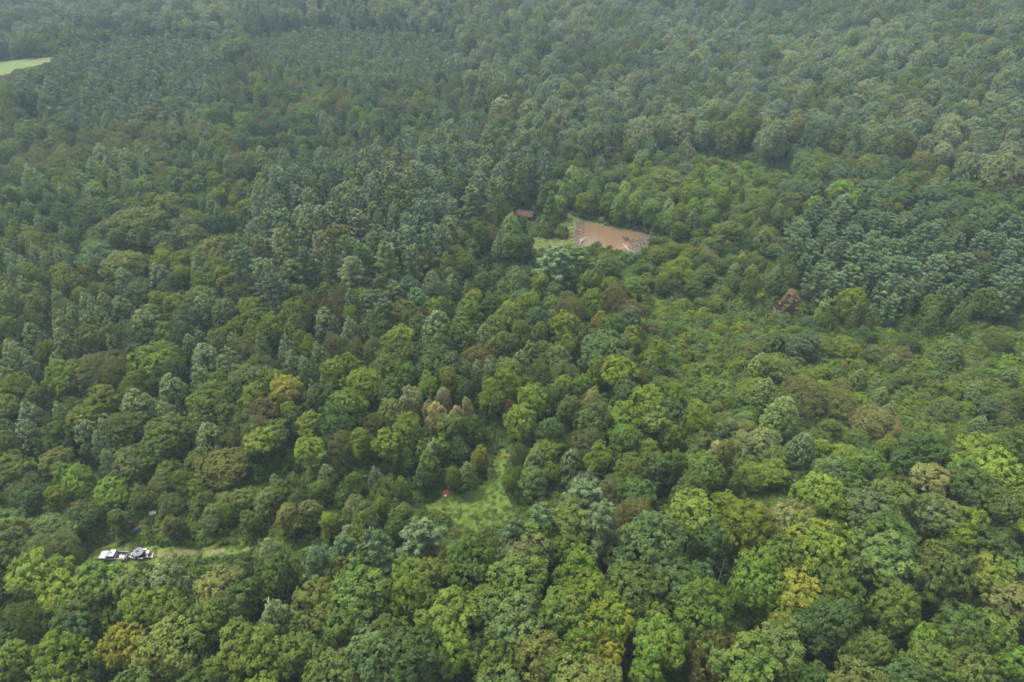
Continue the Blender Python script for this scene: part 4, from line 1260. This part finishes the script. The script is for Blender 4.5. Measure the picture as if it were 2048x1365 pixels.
# stump in the pond
x, y, z = ground_at(1253, 481)
st = empty('stump', (x, y, z + .1))
mb = MB(); mb.tube([(0, 0, 0), (.05, 0, .7), (.1, .1, 1.3)], [.55, .4, .3], 8); mb.tube([(0.1, 0.1, 1.2), (.5, .1, 2.0)], [.12, .03], 4)
mb.build('trunk', M_BARK, st)
mb = MB()
for k in range(7):
    a = k * .9
    mb.tube([(0, 0, .5), (math.cos(a) * .7, math.sin(a) * .7, .45), (math.cos(a) * 1.3, math.sin(a) * 1.3, .1)], [.2, .14, .05], 5, cap=False)
mb.build('roots', M_BARK, st)
tag(st, 'dark upturned stump with roots standing in the pond', 'stump')
x, y, z = ground_at(1247, 477)
mb = MB(); mb.tube([(-.5, 0, .2), (0, .1, .45), (.4, 0, .2)], [.22, .35, .2], 7)
o = mb.build('stump', M_BARK); o.location = (x, y, z + .15); tag(o, 'small dark lump of wood beside the big pond stump', 'stump')
# clods and driftwood on the mud
mb = MB(); rr = random.Random(3)
for k in range(150):
    side = rr.random()
    if side < .5: q = (rr.uniform(1151, 1170), rr.uniform(444, 478))
    else: q = (rr.uniform(1262, 1306), rr.uniform(472, 500))
    x, y, z = ground_at(*q)
    s_ = rr.uniform(.12, .38); a = rr.uniform(0, 3.1)
    mb.tube([(x - math.cos(a) * s_, y - math.sin(a) * s_, z + .16), (x, y, z + .16 + s_ * .35), (x + math.cos(a) * s_, y + math.sin(a) * s_, z + .15)], [s_ * .4, s_ * .6, s_ * .3], 5)
tag(mb.build('mud_clods', M_MUD), 'dark clods and driftwood scattered on the mud', kind='stuff')

# ------------------------------------------------------------------ pickup truck
M_WHITE = simple("truck_white_paint", (.55, .56, .58), .25, spec=.6, noise=.04, scale=1)
M_GREY = simple("truck_grey_paint", (.22, .23, .26), .3, metal=.3, spec=.6)
M_BLACK = simple("black_plastic", (.03, .03, .035), .6)
M_GLASSD = simple("dark_window_glass", (.02, .025, .03), .05, spec=.8)
M_TYRE = simple("tyre_rubber", (.025, .025, .025), .85)
M_RIM = simple("steel_rim", (.45, .46, .48), .35, metal=.8)
M_CREAM = simple("cream_bags", (.72, .68, .48), .8, noise=.2)
M_LAMP = simple("lamp_glass", (.75, .75, .72), .1, spec=.8)
M_RED = simple("red_lamp", (.4, .02, .02), .2)


def wheel_parts(root, spots, r=.40, w=.27):
    for (x, y) in spots:
        mb = MB(); mb.tube([(x, y - w / 2, r), (x, y + w / 2, r)], r, 20)
        wl = mb.build('wheel', M_TYRE, root)
        mb = MB(); s_ = -1 if y < 0 else 1
        mb.tube([(x, y + s_ * (w / 2 - .02), r), (x, y + s_ * (w / 2 + .015), r)], r * .58, 14)
        mb.build('rim', M_RIM, wl)


def pickup(loc, rz):
    t = empty('pickup_truck', loc, rz)
    # x forward (nose +x), 5.8 m long, 2.0 m wide
    b = MB()
    b.prism([(2.85, .45), (2.95, .75), (2.85, 1.05), (1.45, 1.12), (-.62, 1.12), (-.62, .42), (-2.85, .42)][:6], -.98, .98)
    b.build('body', M_GREY, t, .05)
    h = MB(); h.add([(1.42, -.93, 1.13), (2.84, -.88, 1.06), (2.84, .88, 1.06), (1.42, .93, 1.13), (1.42, -.93, 1.20), (2.72, -.84, 1.14), (2.72, .84, 1.14), (1.42, .93, 1.20)],
                    [(0, 3, 2, 1), (4, 5, 6, 7), (0, 1, 5, 4), (1, 2, 6, 5), (2, 3, 7, 6), (3, 0, 4, 7)])
    h.build('hood', M_WHITE, t, .03)
    c = MB(); c.prism([(1.35, 1.13), (.72, 1.72), (-.45, 1.76), (-.60, 1.13)], -.86, .86)
    c.build('cab', M_GREY, t, .04)
    r = MB(); r.box(-.50, .60, -.80, .80, 1.765, 1.83, top=(.05, .08, .06, .06))
    rf = r.build('roof', M_WHITE, t, .03)
    MB().box(.05, .50, -.36, .36, 1.832, 1.845).build('sunroof', M_GLASSD, rf)
    w = MB(); w.add([(1.37, -.78, 1.16), (1.37, .78, 1.16), (.77, .72, 1.72), (.77, -.72, 1.72), (1.34, -.78, 1.14), (1.34, .78, 1.14), (.74, .72, 1.70), (.74, -.72, 1.70)],
                    [(0, 1, 2, 3), (7, 6, 5, 4), (0, 4, 5, 1), (1, 5, 6, 2), (2, 6, 7, 3), (3, 7, 4, 0)])
    w.build('windscreen', M_GLASSD, t)
    for s_ in (-1, 1):
        for (a, b_) in ((.16, 1.05), (-.50, .08)):
            q = MB(); y0, y1 = s_ * .862, s_ * .885
            q.add([(a, y0, 1.2), (b_, y0, 1.2), (min(b_, .66), y0, 1.66), (a + .03, y0, 1.66), (a, y1, 1.2), (b_, y1, 1.2), (min(b_, .66), y1, 1.66), (a + .03, y1, 1.66)],
                  [(0, 1, 2, 3), (7, 6, 5, 4), (0, 4, 5, 1), (1, 5, 6, 2), (2, 6, 7, 3), (3, 7, 4, 0)])
            q.build('side_window', M_GLASSD, t)
        MB().box(-2.85, -.64, s_ * .98 - (.10 if s_ > 0 else 0), s_ * .98 + (0 if s_ > 0 else .10), .45, 1.15).build('bed_side', M_GREY, t, .02)
        MB().box(1.0, 1.16, min(s_ * .99, s_ * 1.2), max(s_ * .99, s_ * 1.2), 1.2, 1.38).build('mirror', M_BLACK, t, .02)
        MB().box(2.86, 2.97, min(s_ * .55, s_ * .9), max(s_ * .55, s_ * .9), .78, .98).build('headlight', M_LAMP, t)
        MB().box(-2.93, -2.86, min(s_ * .82, s_ * .96), max(s_ * .82, s_ * .96), .75, 1.08).build('tail_light', M_RED, t)
    MB().box(-2.84, -.64, -.87, .87, .55, .62).build('bed_floor', M_BLACK, t)
    MB().box(-2.90, -2.855, -.80, .80, .55, 1.14).build('tailgate', M_GREY, t, .01)
    MB().box(-2.99, -2.91, -.9, .9, .42, .56).build('bumper', M_RIM, t, .01)
    MB().box(2.955, 3.05, -.9, .9, .45, .68).build('bumper', M_BLACK, t, .02)
    MB().box(2.90, 2.965, -.5, .5, .74, .98).build('grille', M_BLACK, t)
    wheel_parts(t, [(1.95, -.86), (1.95, .86), (-1.75, -.86), (-1.75, .86)])
    tag(t, 'pickup truck with white hood and roof parked on the grass', 'truck')
    # rack hoop behind the cab
    mb = MB(); mb.tube([(-.72, -.82, 1.16), (-.74, -.78, 1.86), (-.74, .78, 1.86), (-.72, .82, 1.16)], .045, 6)
    mb.build('roll_bar', M_BLACK, t)
    return t


TRX, TRY, TRZ = ground_at(231, 1117)
p2 = ground_at(206, 1112); p1 = ground_at(254, 1114)
az = math.atan2(p2[1] - p1[1], p2[0] - p1[0])
TRZ += .1
truck = pickup((TRX, TRY, TRZ), az)
def on_truck(x, y, z):
    return (TRX + math.cos(az) * x - math.sin(az) * y, TRY + math.sin(az) * x + math.cos(az) * y, TRZ + z)


# sacks in the truck bed
mb = MB()
mb.box(-.55, .55, -.38, .38, 0, .32, top=(.1, .1, .08, .08))
o = mb.build('sack', M_CREAM, None, .06); o.location = on_truck(-1.9, .28, .63); o.rotation_euler = (0, 0, az + .25)
tag(o, 'cream sack lying in the truck bed, larger and lower', 'sack', 'sacks in the truck bed')
mb = MB(); mb.box(-.35, .35, -.28, .28, 0, .28, top=(.08, .08, .06, .06))
o = mb.build('sack', M_CREAM, None, .05); o.location = on_truck(-1.75, .25, .96); o.rotation_euler = (0, .1, az - .3)
tag(o, 'cream sack on top of the larger sack in truck bed', 'sack', 'sacks in the truck bed')

# ------------------------------------------------------------------ trailer behind the truck
M_WFRAME = simple("white_frame", (.50, .50, .48), .5)
M_COVER = simple("dark_load_cover", (.085, .082, .10), .7, noise=.6, scale=3, col2=(.20, .19, .23))
M_TANK = simple("cream_tank", (.62, .58, .47), .6, noise=.2)
ttx, tty, ttz = ground_at(285, 1113)
tp1 = ground_at(252, 1113); tp2 = ground_at(300, 1110)
taz = math.atan2(tp1[1] - tp2[1], tp1[0] - tp2[0])
tr = empty('trailer', (ttx, tty, ttz + .1), taz)
MB().box(-2.0, 1.5, -.95, .95, .50, .60).build('deck', M_BLACK, tr, .02)
mb = MB()
mb.tube([(1.5, -.8, .55), (3.0, 0, .52)], .08, 6); mb.tube([(1.5, .8, .55), (3.0, 0, .52)], .08, 6); mb.tube([(2.9, 0, .52), (3.5, 0, .52)], .09, 6); mb.tube([(2.15, -.5, .55), (2.15, .5, .55)], .07, 6)
mb.build('tongue', M_WFRAME, tr)
for s_ in (-1, 1):
    mb = MB(); mb.box(-.75, .35, min(s_ * .98, s_ * 1.28), max(s_ * .98, s_ * 1.28), .72, .80, top=(.15, .15, 0, 0)); mb.build('fender', M_WFRAME, tr)
wheel_parts(tr, [(-.2, -1.12), (-.2, 1.12)], .34, .22)
tag(tr, 'low trailer with white A-frame drawbar behind the pickup truck', 'trailer')


def on_trailer(x, y, z):
    return (ttx + math.cos(taz) * x - math.sin(taz) * y, tty + math.sin(taz) * x + math.cos(taz) * y, ttz + .1 + z)


# round covered load
cv = empty('covered_load', on_trailer(.35, .1, .60), taz); cv.scale = (.9, .9, .95)
mb = MB(); n = 16; rr = random.Random(8)
rings = []
for (rad, zz) in ((.85, 0), (.92, .7), (1.28, .95), (1.20, 1.12), (.75, 1.26), (.05, 1.32)):
    rings.append([(math.cos(2 * math.pi * k / n) * rad * rr.uniform(.94, 1.05), math.sin(2 * math.pi * k / n) * rad * rr.uniform(.94, 1.05), zz + rr.uniform(-.04, .04)) for k in range(n)])
low = MB(); low.add(rings[0] + rings[1], [(k, (k + 1) % n, n + (k + 1) % n, n + k) for k in range(n)])
low.build('base', M_BLACK, cv)
vs = [v for r_ in rings[1:] for v in r_]
fs = [(i * n + k, i * n + (k + 1) % n, (i + 1) * n + (k + 1) % n, (i + 1) * n + k) for i in range(4) for k in range(n)]
mb.add(vs, fs + [tuple(4 * n + k for k in range(n))])
mb.build('cover', M_COVER, cv)
for k in range(8):
    a = k * math.pi / 4
    MB().tube([(math.cos(a) * 1.25, math.sin(a) * 1.25, 1.03), (math.cos(a) * .7, math.sin(a) * .7, 1.31), (0, 0, 1.36)], .03, 4).build('rib', M_BLACK, cv)
tag(cv, 'round dark grey mesh-covered load on the trailer', 'covered load')
# barrel
mb = MB(); mb.tube([(-.32, 0, .48), (0, 0, .48), (.32, 0, .48)], [.42, .46, .42], 16)
bl = mb.build('barrel', M_TANK, None, .03); bl.location = on_trailer(-1.55, 0, .60); bl.rotation_euler = (0, 0, taz + .4)
tag(bl, 'round cream barrel lying at the rear of the trailer', 'barrel')
# white tailgate panel leaning
wx, wy, wz = ground_at(302, 1112)
pn = empty('ramp', (wx, wy, wz + .1), taz + .2)
mb = MB(); mb.add([(-.5, -.75, .05), (.55, -.75, .62), (.55, .75, .62), (-.5, .75, .05), (-.53, -.75, .12), (.52, -.75, .69), (.52, .75, .69), (-.53, .75, .12)],
                 [(0, 3, 2, 1), (4, 5, 6, 7), (0, 1, 5, 4), (1, 2, 6, 5), (2, 3, 7, 6), (3, 0, 4, 7)])
mb.build('panel', M_WFRAME, pn)
for s_ in (-1, 1):
    MB().tube([(.5, s_ * .65, .6), (.5, s_ * .65, 0)], .03, 5).build('leg', M_BLACK, pn)
tag(pn, 'white panel ramp tilted on the grass behind the trailer', 'ramp')

# ------------------------------------------------------------------ scrap heap in the bushes above the truck
M_RUST = simple("rusty_metal", (.060, .026, .018), .85, spec=.15, noise=.4, scale=1.5, col2=(.12, .075, .065))
M_BLUE = simple("blue_plastic", (.05, .17, .42), .5, noise=.2)
M_SHEET = simple("white_sheet", (.40, .40, .40), .7, noise=.3, scale=.8)
sx0, sy0, sz0 = ground_at(274, 1053)
rr = random.Random(4)
for k, (dx, dy, dz, sx_, sy_, a, lab) in enumerate((
        (0, 0, .25, 1.4, .9, .3, 'largest rusty metal sheet in the scrap heap'), (.7, 1.0, .5, 1.1, .7, 1.1, 'rusty sheet leaning at the back of the scrap heap'),
        (-.6, .8, .4, .9, .6, -.5, 'crumpled rusty sheet on the truck side of the heap'))):
    mb = MB()
    pts = [(-sx_, -sy_, 0), (sx_, -sy_, .15), (sx_ * .9, sy_, .45), (-sx_ * .8, sy_, .30), (-sx_, -sy_, .06), (sx_, -sy_, .21), (sx_ * .9, sy_, .51), (-sx_ * .8, sy_, .36)]
    mb.add(pts, [(0, 3, 2, 1), (4, 5, 6, 7), (0, 1, 5, 4), (1, 2, 6, 5), (2, 3, 7, 6), (3, 0, 4, 7)])
    o = mb.build('metal_sheet', M_RUST); o.location = (sx0 + dx, sy0 + dy, sz0 + dz); o.rotation_euler = (.25, 0, a)
    tag(o, lab, 'scrap metal', 'scrap in the bushes')
bx_, by_, bz_ = ground_at(273, 1062)
bb = empty('drum', (bx_, by_, bz_), .6)
MB().tube([(-.55, 0, .42), (.55, 0, .42)], .42, 16).build('body', M_BLUE, bb)
for q in (-.2, .2):
    MB().tube([(q - .03, 0, .42), (q + .03, 0, .42)], .445, 16).build('hoop', M_BLUE, bb)
tag(bb, 'blue plastic drum lying below the rusty scrap heap', 'drum')


def crumple(name, px, py, w, d, hgt, m, label, cat, lift=.3, az_=0.0, seed=1):
    rr = random.Random(seed)
    n_, m_ = 9, 7
    mb = MB(); vs = []
    for i in range(n_):
        for j in range(m_):
            u_, v_ = i / (n_ - 1) - .5, j / (m_ - 1) - .5
            vs.append((u_ * w, v_ * d, lift + hgt * (1 - 2 * abs(v_)) + rr.uniform(-.06, .06) * (1 + hgt)))
    k0 = len(vs)
    vs += [(a, b, c - .04) for a, b, c in vs]
    fs = []
    for i in range(n_ - 1):
        for j in range(m_ - 1):
            q = i * m_ + j
            fs.append((q, q + m_, q + m_ + 1, q + 1)); fs.append((k0 + q, k0 + q + 1, k0 + q + m_ + 1, k0 + q + m_))
    mb.add(vs, fs)
    o = mb.build(name, m, None, smooth=False)
    x, y, z = ground_at(px, py)
    o.location = (x, y, z); o.rotation_euler = (0, 0, az_)
    tag(o, label, cat)
    return o


crumple('plastic_sheet', 312, 1038, 1.5, 1.0, .25, M_SHEET, 'white plastic sheet caught in the bushes above the trailer', 'sheet', 2.2, .2, 2)
crumple('rag', 277, 1040, .9, .6, .15, M_SHEET, 'scrap of white cloth on top of the rusty heap', 'cloth', 1.5, .7, 3)
# red tarp shelter at the meadow edge
M_REDT = simple("red_tarp", (.40, .10, .035), .6, noise=.35, scale=1.2)
crumple('tarp', 890, 988, 1.9, 1.6, .9, M_REDT, 'red tarp propped up at the edge of the meadow', 'tarp', .25, .35, 5)
x, y, z = ground_at(891, 993)
bk = empty('bucket', (x, y, z + .05))
MB().tube([(0, 0, 0), (0, 0, .38)], [.26, .34], 12).build('body', M_WFRAME, bk)
MB().tube([(-.32, 0, .36), (0, .12, .55), (.32, 0, .36)], .02, 4).build('handle', M_BLACK, bk)
tag(bk, 'white bucket in front of the red tarp', 'bucket')

# ------------------------------------------------------------------ shed with a rusty roof
shx, shy, shz = ground_at(1050, 437)
sh = empty('shed', (shx, shy, shz), -.28)
M_ROOF = simple("rusty_roof", (.045, .021, .017), .8, noise=.4, scale=.8, spec=.15, col2=(.078, .042, .033))
M_PLANK = simple("grey_planks", (.20, .18, .16), .85, noise=.35, scale=2)
Ls, Ds, Hs = 6.4, 3.8, 2.0
wall = MB().box(-Ls / 2, Ls / 2, Ds / 2 - .1, Ds / 2, 0, Hs + .5).build('back_wall', M_PLANK, sh)
for s_ in (-1, 1):
    MB().box(s_ * Ls / 2 - .05, s_ * Ls / 2 + .05, -Ds / 2, Ds / 2 - .11, 0, Hs).build('side_wall', M_PLANK, sh)
for k in range(4):
    xx = -Ls / 2 + .3 + k * (Ls - .6) / 3
    MB().box(xx - .07, xx + .07, -Ds / 2 - .15, -Ds / 2 - .01, 0, Hs).build('post', M_PLANK, sh)
rf = empty('roof', (0, 0, 0)); rf.parent = sh
for sd_ in (-1, 1):
    for k in range(8):
        x0 = -Ls / 2 - .3 + k * (Ls + .6) / 8; x1 = x0 + (Ls + .6) / 8 - .03
        lf = random.Random(k + 10 * sd_).uniform(0, .05)
        mb = MB()
        ye, yr = sd_ * (Ds / 2 + .4), 0.0
        mb.add([(x0, ye, Hs + .02 + lf), (x1, ye, Hs + .02 + lf), (x1, yr, Hs + 1.15 + lf), (x0, yr, Hs + 1.15 + lf), (x0, ye, Hs + .08 + lf), (x1, ye, Hs + .08 + lf), (x1, yr, Hs + 1.21 + lf), (x0, yr, Hs + 1.21 + lf)],
               [(0, 3, 2, 1), (4, 5, 6, 7), (0, 1, 5, 4), (1, 2, 6, 5), (2, 3, 7, 6), (3, 0, 4, 7)])
        mb.build('roof_sheet', M_ROOF, rf)
MB().tube([(-Ls / 2 - .3, 0, Hs + 1.27), (Ls / 2 + .3, 0, Hs + 1.27)], .09, 6).build('ridge_cap', M_ROOF, rf)
tag(sh, 'old open-fronted shed with a rusty brown roof', 'shed')
crumple('plastic_sheet', 1059, 434, 1.8, 1.1, .3, M_SHEET, 'white sheeting piled at the corner of the rusty shed', 'sheet', .9, -.3, 6)

# ------------------------------------------------------------------ haze
hz, N, L = mat("haze")
pv = N.new("ShaderNodeVolumePrincipled")
pv.inputs['Color'].default_value = (.60, .80, 1.0, 1)
pv.inputs['Density'].default_value = .00018
pv.inputs['Anisotropy'].default_value = .2
o_ = N.new("ShaderNodeOutputMaterial"); L.new(pv.outputs[0], o_.inputs['Volume'])
zmin = float(V[:, 2].min()) - 1.2
mb = MB(); mb.box(-3050, 3050, -1550, 4050, zmin, CAM_H + 4)
haze = mb.build('haze', hz)
tag(haze, 'thin pale blue haze over the whole forest', kind='stuff')
cam_data.clip_end = 8000.0
print("objects", len(bpy.data.objects))
